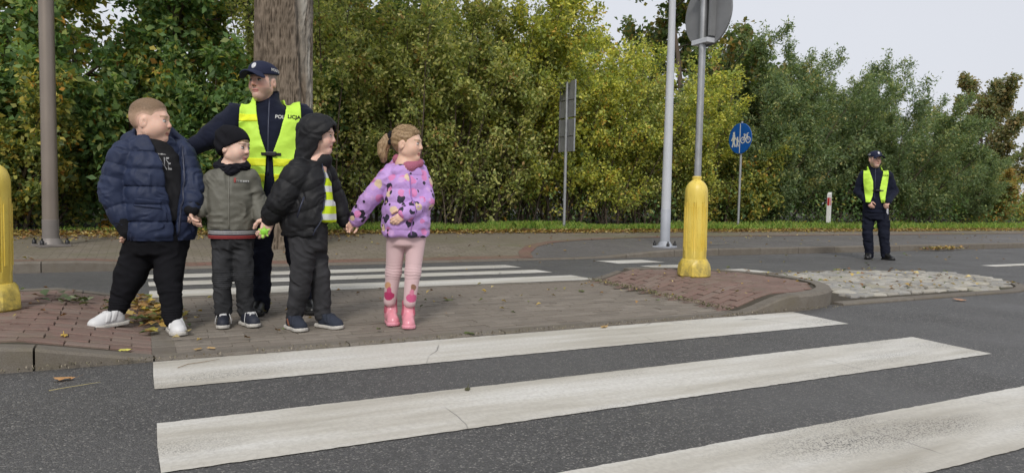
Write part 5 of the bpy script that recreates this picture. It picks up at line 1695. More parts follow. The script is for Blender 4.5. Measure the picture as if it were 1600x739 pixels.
# ------------------------------------------------------------------ boy in the beanie
def boy_beanie():
    t = person((0.53, 4.83, 0.012), -0.1093, 'small child in a black beanie and olive grey jacket with a striped hem')
    hc = (-0.009, 0, 1.138); M = frame(R(56), R(3)); s = .97
    nb = (-0.032, 0.02, 0.988)
    shR, elR, wrR = (-0.133, 0.02, 0.941), (-0.164, 0.03, 0.811), (-0.206, -0.02, 0.731)
    shL, elL, wrL = (0.086, 0, 0.947), (0.128, 0, 0.804), (0.153, -0.08, 0.692)
    pel = (-0.021, 0, 0.582); pt = R(6)
    hiR, knR, anR = (-0.074, 0, 0.533), (-0.081, -0.02, 0.324), (-0.074, 0, 0.121)
    hiL, knL, anL = (0.04, 0, 0.533), (0.047, -0.02, 0.329), (0.059, 0.02, 0.121)
    head = head_shape(hc, M, s, 1, .25)
    hr = hand_shape(wrR, (-.55, -.25, -.5), (-.3, .8, -.3), .74, -1, .8)
    hl = hand_shape(wrL, (.05, -.25, -1), (-.8, .2, .1), .74, -1, .7)
    body = U(.02, head, rc(v3(hc) + v3((-.012, .01, -.05)), nb, .045, .055), rc(nb, pel, .08, .1), limb([shR, elR, wrR], [.04, .032, .021]), limb([shL, elL, wrL], [.04, .032, .021]), hr, hl,
             limb([hiR, knR, anR], [.05, .045, .03]), limb([hiL, knL, anL], [.05, .045, .03]))
    skin_obj('body', body, .0043, MAT['skin'], t, head_colours(hc, M, s, (.78, .53, .42), brow=(.3, .2, .12), gaze=(1, .5), blush=.12))
    c = v3(hc)
    # fringe under the beanie
    fr_ = keep(ell(c + s * (-.01 * M[0] + .03 * M[2]), (.104 * s, .082 * s, .094 * s), M), lambda P: np.maximum(.036 - ((P - c) @ M.T)[:, 2] / s, .02 - ((P - c) @ M.T)[:, 0] / s), .004)
    skin_obj('fringe', fr_, .004, MAT['hair_blonde'], t)
    be = U(.03, ell(c + s * (-.014 * M[0] + .035 * M[2]), (.113 * s, .092 * s, .105 * s), M), ell(c + s * (-.05 * M[0] + .075 * M[2]), (.075 * s, .075 * s, .065 * s), M), ell(c + s * (-.03 * M[0] - .005 * M[2]), (.09 * s, .091 * s, .07 * s), M))
    def breg(P):
        q = (P - c) @ M.T / s
        return (.055 - .62 * (.09 - q[:, 0]) * np.where(q[:, 0] > -.07, 1, 1)) - q[:, 2]
    be = keep(be, breg, .008)
    be = disp(be, lambda P: .0035 * np.sin(((P - c) @ M.T)[:, 2] * 90 + 60 * ((P - c) @ M.T)[:, 0]) * (((P - c) @ M.T)[:, 0] < .0) + .003 * vnoise(P, 26, 5))
    skin_obj('beanie', be, .0045, MAT['beanie'], t)
    sn = U(.015, rc((-0.103, 0, 1.017), (-0.031, -0.075, 0.993), .026, .03), rc((-0.031, -0.075, 0.993), (0.055, -0.02, 1.026), .03, .028), rc((-0.103, 0, 1.017), (-0.063, 0.08, 1.054), .026, .03), rc((-0.063, 0.08, 1.054), (0.055, -0.02, 1.026), .03, .028))
    skin_obj('snood', folds(sn, .008, 26, 4, (.6, .6, 1.6)), .0045, MAT['snood'], t)
    rows = [row((-0.021, 0, 0.615), .142, .108, .108), row((-0.025, 0, 0.716), .145, .116, .115), row((-0.028, 0, 0.838), .138, .113, .11), row((-0.032, 0, 0.931), .138, .10, .10), row((-0.032, 0.01, 0.988), .11, .08, .085), row((-0.032, 0.02, 1.029), .065, .062, .07)]
    full = U(.012, loft(rows, pt, 2.3), limb([shR, elR, wrR], [.056, .05, .04]), limb([shL, elL, wrL], [.058, .052, .042]))
    jk = wrinkle(folds(full, .007, 11, 31, (1, .8, 1.6)), [(elR, .007, .04, .06, .6), (elL, .008, .04, .07, -.7), ((-0.105, -0.1, 0.675), .006, .04, .07, .3), ((0.062, -0.1, 0.684), .006, .045, .07, -.4), ((-0.132, -0.05, 0.927), .006, .04, .06, 1.5)])
    J = skin_obj('jacket', jk, .006, MAT['olive'], t)
    # ribbed hem with its stripes
    zc_ = (-0.021, 0, 0.594)[2]
    for k, (dz, hh, col) in enumerate(((0, .030, (.045, .048, .06)), (.016, .004, (.5, .5, .5)), (-.013, .005, (.34, .06, .055)), (.004, .0035, (.5, .5, .5)), (-.024, .004, (.3, .05, .05)))):
        rr = loft([(zc_ + dz - hh, (-0.021, 0, 0.594)[0], 0, .139 + .0035 * (k > 0), .106 + .0035 * (k > 0), .106 + .0035 * (k > 0)), (zc_ + dz + hh, (-0.021, 0, 0.594)[0], 0, .141 + .0035 * (k > 0), .108 + .0035 * (k > 0), .108 + .0035 * (k > 0))], pt, 2.3, None, .008 if k == 0 else .0015)
        skin_obj('hem' if k == 0 else 'hem_stripe', rr, .004 if k == 0 else .003, mk_cloth('hem_colour_%d' % k, col, .85, .2, .1, 400, .4), J)
    zs = np.linspace((0, 0, 0.631)[2], (0.001, 0, 0.973)[2], 14)
    Q = march(jk, np.stack([np.full(14, (-0.04, 0, 0.858)[0]), np.full(14, -.2), zs], -1), (0, 1, 0), .3, 0)
    MB().tube([tuple(q) for q in Q], .005, 6).build('zip', mat_flat('olive_zip', (.16, .155, .13), .5), J, True)
    V2, F2 = patch(.085, .012, 12, 3); decal('chest_label', V2, F2, jk, v3((0.035, -0.2, 0.926)), (1, 0, 0), (0, 0, 1), MAT['print_white'], J, .004)
    V2, F2 = glyph_bars(8, .009, .0095, 5); decal('chest_lettering', V2, F2, jk, v3((0.035, -0.2, 0.926)), (1, 0, 0), (0, 0, 1), MAT['black_print'], J, .0065)
    V2, F2 = patch(.013, .03, 4, 6); decal('chest_mark', V2, F2, jk, v3((-0.005, -0.2, 0.932)), (1, 0, 0), (0, 0, 1), mat_flat('red_print', (.3, .06, .05)), J, .005)
    tr = U(.02, loft([row((-0.021, 0, 0.5), .112, .088, .095), row((-0.021, 0, 0.59), .128, .10, .105), row((-0.021, 0, 0.647), .12, .09, .095)], pt, 2.3),
           limb([hiR, knR, (-0.074, 0, 0.104)], [.065, .056, .051], .012), limb([hiL, knL, (0.059, 0.02, 0.104)], [.065, .056, .050], .012))
    kz1, kz2 = (0, 0, 0.237)[2], (0, 0, 0.377)[2]
    tr = folds(disp(tr, lambda P: .0035 * np.sin(P[:, 2] * 480) * np.clip(np.minimum(P[:, 2] - kz1, kz2 - P[:, 2]) / .02, 0, 1) * (P[:, 1] < .02)), .007, 12, 41, (1, 1, 1.3))
    tr = wrinkle(tr, [(anR, .008, .04, .07, .3), (anL, .008, .04, .07, -.4), ((-0.021, -0.08, 0.49), .007, .05, .09, .9)])
    skin_obj('jeans', tr, .005, MAT['jeans'], t)
    f1, f2 = (-0.074, -0.02, -0.003), (0.082, -0.02, 0.006)
    shoes(t, [((f1[0], f1[1], .002), R(-2), 0), ((f2[0], f2[1], .002), R(28), 0)], .20, .082, MAT['sneaker_dark'], MAT['sole_white'], .08, 0, laces(MAT['lace'], MAT['lace']))
boy_beanie()

# ------------------------------------------------------------------ police officers
def officer(loc, rz, label, hc, M, s, nb, arms, hands, pel, legs, rows, pt, feet, rs, vest, hz, hzb, cap_txt=True, open_=None, text=None, buckle=None, band_z=(), pockets=None, keys=None, eyeg=0.0, hair=(.2, .18, .16)):
    t = person(loc, rz, label, group='police officers')
    head = head_shape(hc, M, s, 0, .3)
    hs = [hand_shape(*h) for h in hands]
    body = U(.02, head, rc(v3(hc) - M[0] * .0 - M[2] * .06, nb, .052, .056), rc(v3(nb) * .75 + v3(pel) * .25, pel, .085, .11), *[limb(a, [.06, .048, .03]) for a in arms], *hs, *[limb(l, [.08, .055, .04]) for l in legs])
    skin_obj('body', body, hz, MAT['skin'], t, head_colours(hc, M, s, (.68, .42, .325), brow=(.2, .15, .11), gaze=(1, eyeg), stubble=(.4, .28, .22), sidehair=hair, blush=.2))
    c = v3(hc)
    # cap: crown, peak, emblem, lettering
    crown = U(.02, ell(c + s * (-.008 * M[0] + .055 * M[2]), (.115 * s, .096 * s, .085 * s), M), ell(c + s * (.035 * M[0] + .085 * M[2]), (.06 * s, .075 * s, .05 * s), M))
    crown = keep(crown, lambda P: (.048 - ((P - c) @ M.T)[:, 2] / s - .12 * ((P - c) @ M.T)[:, 0] / s) * s, .006)
    CP = skin_obj('cap', crown, hz, MAT['cap'], t)
    pkc = c + s * (.105 * M[0] + .052 * M[2])
    def peak(P):
        q = (P - pkc) @ M.T / s
        z = q[:, 2] + .16 * q[:, 0] + 7 * q[:, 1] ** 2 - .012
        r_ = np.sqrt((q[:, 0] / .085) ** 2 + (q[:, 1] / .088) ** 2) - 1
        return np.maximum(np.maximum(np.abs(z) - .0055, r_ * .08), -.02 - q[:, 0]) * s * .8
    skin_obj('peak', S(peak, pkc - .12 * s, pkc + .12 * s), hz, MAT['cap'], CP)
    em = keep(grown(crown, .004 * s), lambda P: ((np.abs(((P - c) @ M.T)[:, 1]) / s / .017) ** 2 + ((((P - c) @ M.T)[:, 2] / s - .097) / .021) ** 2 - 1) * .015 + np.where(((P - c) @ M.T)[:, 0] > 0, 0, .1), .002)
    skin_obj('emblem', em, hz * .8, MAT['badge'], CP)
    if cap_txt:
        V2, F2 = text_mesh('POLICJA', .027 * s, .001)
        for sg in (1, -1):
            rgt = M[0] * -sg; decal('lettering', V2, F2, crown, c + s * (sg * .1 * M[1] + .077 * M[2] - .02 * M[0]), rgt, M[2], MAT['print_white'], CP)
    # fleece jacket
    torso = loft(rows, pt, 2.3)
    full = U(.035, torso, *[limb(a, [rs[0], rs[1], rs[2]]) for a in arms], rc(nb, v3(nb) + v3((0, .005, .055)), .086, .074))
    jk = wrinkle(folds(full, .008, 9, 51, (1, 1, 1.2)), [(a[1], .009, .05, .09, .8) for a in arms] + [(pel, .008, .06, .16, .2)])
    jk = cut(jk, rc(v3(nb) + v3((0, -.005, .08)), v3(nb) + v3((0, -.03, .17)), .06, .09), .008)
    J = skin_obj('jacket', jk, hzb, MAT['fleece'], t)
    fd = np.array([math.sin(pt), -math.cos(pt), 0]); sd_ = np.array([math.cos(pt), math.sin(pt), 0])
    zs = np.linspace(rows[1][0], nb[2] + .03, 18)
    Q = march(jk, np.stack([np.full(18, pel[0] * .3 + nb[0] * .7) + fd[0] * .3, np.full(18, nb[1] * .5) + fd[1] * .3, zs], -1), -fd, .4, 0)
    MB().tube([tuple(q) for q in Q], .006, 6).build('zip', MAT['zip'], J, True)
    # high visibility waistcoat
    z0, z1, hw = vest
    cc = (nb[0] * .5 + pel[0] * .5, 0)
    def reg(P, lo=z0, hi=z1 + .045):
        u, w = side_fwd(P, cc, pt)
        ow = np.interp(P[:, 2], open_[0], open_[1]).astype(np.float32); oc = np.interp(P[:, 2], open_[0], open_[2]).astype(np.float32)
        hwz = np.interp(P[:, 2], [z0, z0 + (z1 - z0) * .35, z0 + (z1 - z0) * .62, z1 - .1, z1 + .1], hw).astype(np.float32)
        nk = .102 - np.hypot(P[:, 0] - nb[0], P[:, 1] - nb[1])
        d = np.maximum(np.maximum(lo - P[:, 2], P[:, 2] - hi), np.abs(w) - hwz)
        d = np.maximum(d, nk)
        return np.maximum(d, np.minimum(ow - np.abs(w - oc), u + .02) * 1.0)
    vs = keep(shell(grown(jk, .0165), .0055), reg, .003)
    VE = skin_obj('waistcoat', vs, hzb * .85, MAT['hiviz'], t)
    for a_, b_, sd3 in band_z:
        for sg, fb in ((1, 1), (-1, 1), (0, -1)):
            if sd3 and sg != sd3: continue
            skin_obj('reflective_band', keep(shell(grown(jk, .0205), .005), lambda P: np.maximum(np.maximum(reg(P, a_, b_), -sg * (P[:, 0] - cc[0]) + .012 * abs(sg)), .004 - fb * side_fwd(P, (cc[0], nb[1]), pt)[0]), .002), hzb * .85, MAT['hiviz_band'], VE)
    vsurf = grown(jk, .0225)
    if buckle is not None:
        V2, F2 = patch(buckle[1], .018, 12, 3); decal('strap', V2, F2, grown(jk, .027), v3(buckle[0]) + fd * .2, sd_, (0, 0, 1), MAT['blackplastic'], VE, .004)
        bq = march(grown(jk, .027), [v3(buckle[0]) + fd * .2], -fd, .4, 0)[0]
        skin_obj('buckle', box(bq, (.008, .036, .016), .004, frame(pt)), .004, MAT['blackplastic'], VE)
    if text:
        for txt, pos, size, m, on in text:
            V2, F2 = text_mesh(txt, size, size * .03); decal('lettering', V2, F2, vsurf if on else jk, v3(pos) + fd * .2, sd_, (0, 0, 1), m, VE if on else J, .003)
    # shoulder straps
    for a in arms:
        p = v3(a[0]); q = v3(nb) * .35 + p * .65
        ep = keep(grown(jk, .009), lambda P: np.maximum(np.sqrt(((P[:, :2] - (p * .75 + q * .25)[:2]) ** 2).sum(1)) - .06, np.maximum(p[2] - .0 - P[:, 2], np.abs(P[:, 1] - p[1]) - .025)))
        skin_obj('shoulder_strap', ep, hzb, MAT['cap'], J)
    # trousers
    pr = loft([row((pel[0], pel[1], pel[2] - .13), .165, .13, .14), row((pel[0], pel[1], pel[2]), .18, .15, .15), row((pel[0], pel[1], pel[2] + .1), .175, .15, .145)], pt, 2.3)
    tr = U(.03, pr, *[limb([l[0], l[1], v3(l[2]) + v3((0, 0, -.03))], [.097, .078, .067]) for l in legs])
    if pockets: tr = U(.012, tr, *[box(p, (.012, .05, .08), .01, frame(a)) for p, a in pockets])
    tr = wrinkle(folds(tr, .010, 8, 61, (1, 1, 1.6)), [w_ for l in legs for w_ in ((l[2], .012, .06, .12, .3), (l[1], .008, .07, .1, -.5))])
    TR = skin_obj('trousers', tr, hzb, MAT['trouser_navy'], t)
    bl = loft([row((pel[0], pel[1], pel[2] + .055), .185, .158, .155), row((pel[0], pel[1], pel[2] + .095), .185, .158, .155)], pt, 2.3)
    skin_obj('belt', bl, hzb, MAT['leather'], t)
    if keys is not None:
        m = MB(); k = v3(keys)
        for i in range(4): m.box((k[0] - .004 + .006 * i, k[1] - .004, k[2] - .07 - .008 * i), (k[0] + .004 + .006 * i, k[1], k[2]), 0)
        m.build('keys', MAT['badge'], t)
    shoes(t, feet, .29, .105, MAT['leather'], MAT['rubber'], .1)
    return t

oz = lambda y: (-0.001, 0, 0.411)[2] + (400 - y) * .00455
officer((0.87, 5.25, 0.012), -0.1642, 'police officer in cap and yellow vest reaching an arm to the child in navy',
    (-0.114, -0.02, 1.625), frame(R(-36), R(0)), 1.02, (-0.081, 0.03, 1.482),
    [[(-0.298, 0, 1.378), (-0.444, -0.08, 1.228), (-0.606, -0.12, 1.116)], [(0.149, 0.03, 1.405), (0.244, 0.03, 1.093), (0.176, -0.04, 0.788)]],
    [((-0.61, -0.12, 1.103), (-1, -.15, -.1), (.1, -1, -.3), 1.0, 1, .25), ((0.176, -0.04, 0.779), (-.2, -.2, -1), (-1, 0, 0), 1.0, -1, .5)],
    (-0.032, 0.02, 0.811), [[(-0.127, 0.02, 0.751), (-0.134, 0, 0.412), (-0.135, 0.03, 0.089)], [(0.077, 0.02, 0.754), (0.135, 0, 0.41), (0.181, 0.03, 0.09)]],
    [row((-0.041, 0.02, 0.811), .19, .16, .15), row((-0.041, 0.02, 0.979), .215, .18, .16), row((-0.05, 0.02, 1.182), .215, .175, .155), row((-0.068, 0.02, 1.352), .21, .145, .14), row((-0.076, 0.02, 1.432), .17, .105, .12), row((-0.081, 0.02, 1.486), .09, .075, .085)],
    R(-4), [(((-0.142, -0.03, 0.006)[0], -.02, .002), R(-12), 0), (((0.197, -0.03, -0.004)[0], -.02, .002), R(14), 0)], (.085, .074, .058),
    (oz(299), oz(153), [.18, .2, .205, .20, .175]), .0043, .0065, True,
    ([oz(300), oz(270), oz(243), oz(215), oz(180), oz(150)], [.04, .026, .020, .062, .094, .105], [.0, .0, .0, .0, .004, .0]),
    [('LICJA', (0.1, -0, 1.386), .036, MAT['black_print'], True), ('POLIC', (0.022, -0, 1.382), .034, MAT['print_white'], False)], ((-0.046, -0, 1.122), .13),
    ((oz(262), oz(250), 0), (oz(285), oz(273), 0), (oz(196), oz(184), -1)), None, None, -.4)

fz = lambda y: (-0.038, 0, 0.913)[2] + (320 - y) * .0107
officer((10.95, 7.7, -0.026), -0.9579, 'distant police officer in cap and yellow vest standing alone on the far road',
    (-0.135, -0.02, 1.663), frame(R(32), R(0)), 1.06, (-0.14, 0.03, 1.522),
    [[(-0.307, 0, 1.392), (-0.375, 0.05, 1.134), (-0.2, -0.16, 0.952)], [(0.074, 0, 1.393), (0.17, 0.05, 1.141), (0.091, -0.16, 0.968)]],
    [((-0.2, -0.17, 0.952), (.45, -.3, -.7), (.3, 1, 0), 1.0, 1, 1.0), ((0.091, -0.17, 0.968), (-.35, -.3, -.9), (.6, 1, 0), 1.0, -1, 1.0)],
    (-0.09, 0.02, 0.794), [[(-0.185, 0.02, 0.77), (-0.19, 0, 0.415), (-0.157, 0.03, 0.09)], [(0.015, 0.02, 0.775), (0.049, 0, 0.424), (0.091, 0.03, 0.103)]],
    [row((-0.09, 0.02, 0.783), .18, .16, .15), row((-0.099, 0.02, 0.998), .19, .175, .16), row((-0.107, 0.02, 1.19), .195, .17, .155), row((-0.113, 0.02, 1.34), .185, .145, .14), row((-0.126, 0.02, 1.425), .165, .105, .12), row((-0.129, 0.02, 1.489), .09, .075, .085)],
    R(4), [(((-0.164, 0, 0.016)[0], -.04, .002), R(-8), 0), (((0.131, 0, 0.032)[0], -.04, .002), R(38), 0)], (.073, .063, .052),
    (fz(317), fz(263), [.14, .165, .185, .19, .17]), .0065, .008, True,
    ([fz(318), fz(306), fz(298), fz(284), fz(270), fz(260)], [.085, .05, .045, .06, .095, .12], [.012, .012, .012, .02, .01, .0]),
    [('POLICJA', (0.046, -0, 1.393), .034, MAT['black_print'], True)], ((-0.076, 0, 1.147), .16),
    (), [((-0.264, 0, 0.585), R(-90)), ((0.118, 0, 0.576), R(90))], (0.077, -0.19, 0.852), .5)

# ------------------------------------------------------------------ boy in the black hooded jacket
def boy_hood():
    t = person((0.95, 4.57, 0.012), -0.2050, 'child with a raised hood in a black quilted jacket over a yellow striped shirt')
    hc = (0.045, 0, 1.219); M = frame(R(75), R(2)); s = .94
    nb = (0.018, 0.01, 1.054)
    shR, elR, wrR = (-0.073, -0.06, 0.993), (-0.177, -0.08, 0.817), (-0.251, -0.02, 0.701)
    shL, elL, wrL = (0.075, 0.12, 1.003), (0.158, 0.16, 0.809), (0.195, 0.14, 0.701)
    pel = (-0.018, 0, 0.602); pt = R(62)
    hiR, knR, anR = (-0.049, -0.03, 0.555), (-0.055, -0.05, 0.34), (-0.098, 0, 0.091)
    hiL, knL, anL = (0.013, 0.06, 0.549), (0.054, 0.03, 0.338), (0.071, 0.04, 0.096)
    head = head_shape(hc, M, s, 1, .2, False)
    hr = hand_shape(wrR, (-.3, -.15, -1), (-.3, .9, 0), 1.0, -1, .6)
    hl = hand_shape(wrL, (.4, -.2, -1), (.5, .8, 0), .78, 1, .75)
    body = U(.02, head, rc(v3(hc) + v3((-.012, .01, -.05)), nb, .045, .055), rc(nb, pel, .08, .1), limb([shR, elR, wrR], [.04, .034, .024]), limb([shL, elL, wrL], [.04, .032, .022]), hr, hl,
             limb([hiR, knR, anR], [.055, .045, .032]), limb([hiL, knL, anL], [.055, .045, .032]))
    skin_obj('body', body, .0043, MAT['skin'], t, head_colours(hc, M, s, (.76, .49, .39), brow=(.3, .2, .13), gaze=(1, .2), blush=.14))
    c = v3(hc)
    ho = U(.03, ell(c + s * (-.015 * M[0] + .028 * M[2]), (.14 * s, .114 * s, .12 * s), M), ell(c + s * (-.035 * M[0] - .06 * M[2]), (.115 * s, .108 * s, .10 * s), M), rc((-0.028, 0, 1.084), (0.038, -0, 1.062), .075, .07))
    inner = U(.03, ell(c + s * (.005 * M[0] + .015 * M[2]), (.115 * s, .09 * s, .102 * s), M), ell(c + s * (.06 * M[0] - .03 * M[2]), (.10 * s, .082 * s, .10 * s), M), ell(c + s * (.02 * M[0] - .07 * M[2]), (.09 * s, .078 * s, .09 * s), M))
    def qf(P):
        q = (P - c) @ M.T / s
        a = q[:, 0] * .75 - q[:, 2] * .9; b = np.abs(np.sin(np.pi * (a / .095 + .3))) ** .4
        b2 = np.abs(np.sin(np.pi * (np.abs(q[:, 1]) / .075 + .35))) ** .5
        return .007 * (b - .7) + .003 * (b2 - .7)
    ho = disp(ho, qf, .012)
    face = S(lambda P: smax((.034 + .55 * np.abs(np.clip(((P - c) @ M.T)[:, 2] / s - .0, -.2, .03)) * 0 - (((P - c) @ M.T)[:, 0] / s) - .32 * (((P - c) @ M.T)[:, 2] / s)) * s, -.19 - ((P - c) @ M.T)[:, 2], .01), c - .2, c + .25)
    # open the front of the hood along a slanting plane and hollow it
    hd = S(lambda P: smax(smax(ho(P), -inner.far(P), .006), (((P - c) @ M.T)[:, 0] / s - .062 - .6 * ((P - c) @ M.T)[:, 2] / s) * s * .85, .012), ho.lo, ho.hi)
    rows = [row((-0.034, 0, 0.593), .12, .155, .15), row((-0.034, 0, 0.686), .13, .165, .16), row((-0.027, 0, 0.827), .13, .155, .15), row((-0.012, 0, 0.948), .13, .125, .125), row((0.003, 0.01, 1.021), .115, .09, .095), row((0.011, 0.01, 1.07), .075, .075, .075)]
    tc = (-0.027, 0, 0.827)
    torso = loft(rows, pt, 2.3, None)
    def tq(P):
        u, w = side_fwd(P, tc, pt)
        a = P[:, 2] + .55 * np.abs(np.abs(w) - .04) - .25 * u
        return .011 * (np.abs(np.sin(np.pi * (a / .115 + .2))) ** .4 - .7)
    torso = disp(torso, tq, .015)
    full = U(.008, torso, limb([shR, elR, wrR], [.088, .082, .058], .02, (.085, .011)), limb([shL, elL, wrL], [.072, .064, .052], .02, (.085, .011)), rc((-0.005, 0, 1.041), (0.065, 0, 1.063), .066, .056))
    def slot(P):
        u, w = side_fwd(P, tc, pt)
        hw = np.interp(P[:, 2], [(-0.003, 0, 0.577)[2], (-0.003, 0, 0.687)[2], (-0.004, 0, 0.868)[2], (-0.005, 0, 1.009)[2], (-0.005, 0, 1.069)[2]], [.12, .085, .05, .022, .01]).astype(np.float32)
        return np.maximum(np.abs(w - .01) - hw, .03 - u)
    jk = S(lambda P: smax(smin(smax(full(P), -slot(P), .014), hd.far(P), .012), -inner.far(P), .006), np.minimum(full.lo, hd.lo), np.maximum(full.hi, hd.hi))
    jk = wrinkle(folds(jk, .0055, 17, 71), [(elR, .008, .045, .08, -.8)])
    J = skin_obj('jacket', jk, .006, MAT['black_puffer'], t)
    for a_, b_, r_ in ((elR, wrR, .05), (elL, wrL, .045)):
        d = v3(b_) - v3(a_); d /= np.linalg.norm(d)
        skin_obj('cuff', rc(v3(b_) - d * .02, v3(b_) + d * .028, r_, r_ * .86), .0045, MAT['rib_black'], J)
    skin_obj('collar', U(.01, rc((-0.013, 0, 1.041), (0.057, -0, 1.067), .068, .056), rc((0.038, -0.02, 1.053), (0.084, -0.01, 1.072), .05, .042)), .005, MAT['black_puffer'], J)
    MB().tube([(-0.084, -0.215, 0.712), (-0.063, -0.213, 0.782), (-0.044, -0.208, 0.836)], .005, 6).build('pocket_zip', MAT['zip'], J, True)
    zs = np.linspace((-0.003, 0, 0.602)[2], (-0.005, 0, 1.045)[2], 14)
    hw = np.interp(zs, [(-0.003, 0, 0.577)[2], (-0.003, 0, 0.687)[2], (-0.004, 0, 0.868)[2], (-0.005, 0, 1.009)[2], (-0.005, 0, 1.069)[2]], [.12, .085, .05, .022, .01])
    fdir = np.array([math.sin(pt), -math.cos(pt), 0]); sdir = np.array([math.cos(pt), math.sin(pt), 0])
    P0 = np.stack([tc[0] + sdir[0] * (.01 - hw - .006) + fdir[0] * .25, tc[1] + sdir[1] * (.01 - hw - .006) + fdir[1] * .25, zs], -1)
    MB().tube([tuple(q) for q in march(jk, P0, -fdir, .3, 0)], .005, 6).build('zip', MAT['zip'], J, True)
    sh_ = loft([row((0.012, 0, 0.683), .11, .137, .10), row((0.008, 0, 0.788), .11, .135, .11), row((0.007, 0, 0.929), .105, .108, .1), row((0.011, 0.01, 1.022), .085, .07, .08)], pt, 2.2)
    skin_obj('striped_shirt', folds(sh_, .007, 13, 81, (1.4, 1.4, .6)), .0055, MAT['stripes'], t)
    tr = U(.02, loft([row((-0.018, 0, 0.496), .10, .11, .12), row((-0.018, 0, 0.618), .112, .115, .125), row((-0.019, 0, 0.687), .105, .105, .115)], pt, 2.3),
           limb([hiR, knR, v3(anR) + v3((0, 0, -.005))], [.078, .066, .053], .015), limb([hiL, knL, v3(anL) + v3((0, 0, -.01))], [.074, .061, .05], .015))
    skin_obj('jeans', wrinkle(folds(tr, .007, 11, 91, (1, 1, 1.5)), [(anR, .009, .042, .08, .3), (anL, .008, .04, .08, -.2), (knR, .007, .05, .08, .6), (knL, .006, .05, .08, -.5), ((-0.025, -0.1, 0.52), .007, .05, .09, .9)]), .005, MAT['jeans2'], t)
    f1, f2 = (-0.093, -0.04, 0.008), (0.111, -0, 0.007)
    def sx(o, upp, so, M_, X, L, W, i):
        straps(MAT['shoe_navy'], (.10, -.03), .012)(o, upp, so, M_, X, L, W, i)
        p = X(0, 0, 0)
        if i == 0:
            st = keep(grown(upp, .004), lambda P: np.maximum(np.abs(((P - p) @ M_.T)[:, 0] + .12 * L + .4 * (((P - p) @ M_.T)[:, 2] - .05)) - .009, np.maximum(((P - p) @ M_.T)[:, 1], np.abs(((P - p) @ M_.T)[:, 2] - .05) - .022)))
            skin_obj('side_stripe', st, .004, mat_flat('rust_stripe', (.2, .075, .04), .7), o)
    shoes(t, [((f1[0], f1[1], .002), R(30), 0), ((f2[0], f2[1], .002), R(46), 0)], .225, .088, MAT['shoe_navy'], MAT['sole_white'], .085, 0, sx)
boy_hood()

# small green toy turtle on the joined hands, white plaster on the wrist
def turtle():
    t = empty('toy_turtle', (0.661, 4.543, 0.632), -0.205); tag(t, 'tiny green toy turtle on the joined hands of the beanie and hooded children', 'toy')
    g = mat_flat('toy_green', (.26, .6, .05), .5, .4, 0, .12, 60); g2 = mat_flat('toy_pale_green', (.42, .68, .12), .5, .4, 0, .1, 60)
    skin_obj('shell', disp(ell((0, 0, 0), (.024, .014, .022)), lambda P: .0012 * vnoise(P, 140, 1)), .0025, g, t)
    skin_obj('head', U(.004, ell((-.008, -.004, -.03), (.010, .010, .012)), rc((-.004, 0, -.018), (-.008, -.003, -.028), .006, .007)), .0025, g2, t)
    for p in ((-.026, 0, .012), (.027, 0, .013), (.018, -.002, -.022), (-.022, 0, -.012), (.0, 0, .026)):
        skin_obj('flipper', rc((p[0] * .7, 0, p[2] * .7), (p[0] * 1.15, p[1], p[2] * 1.15), .0075, .005), .0025, g2, t)
turtle()

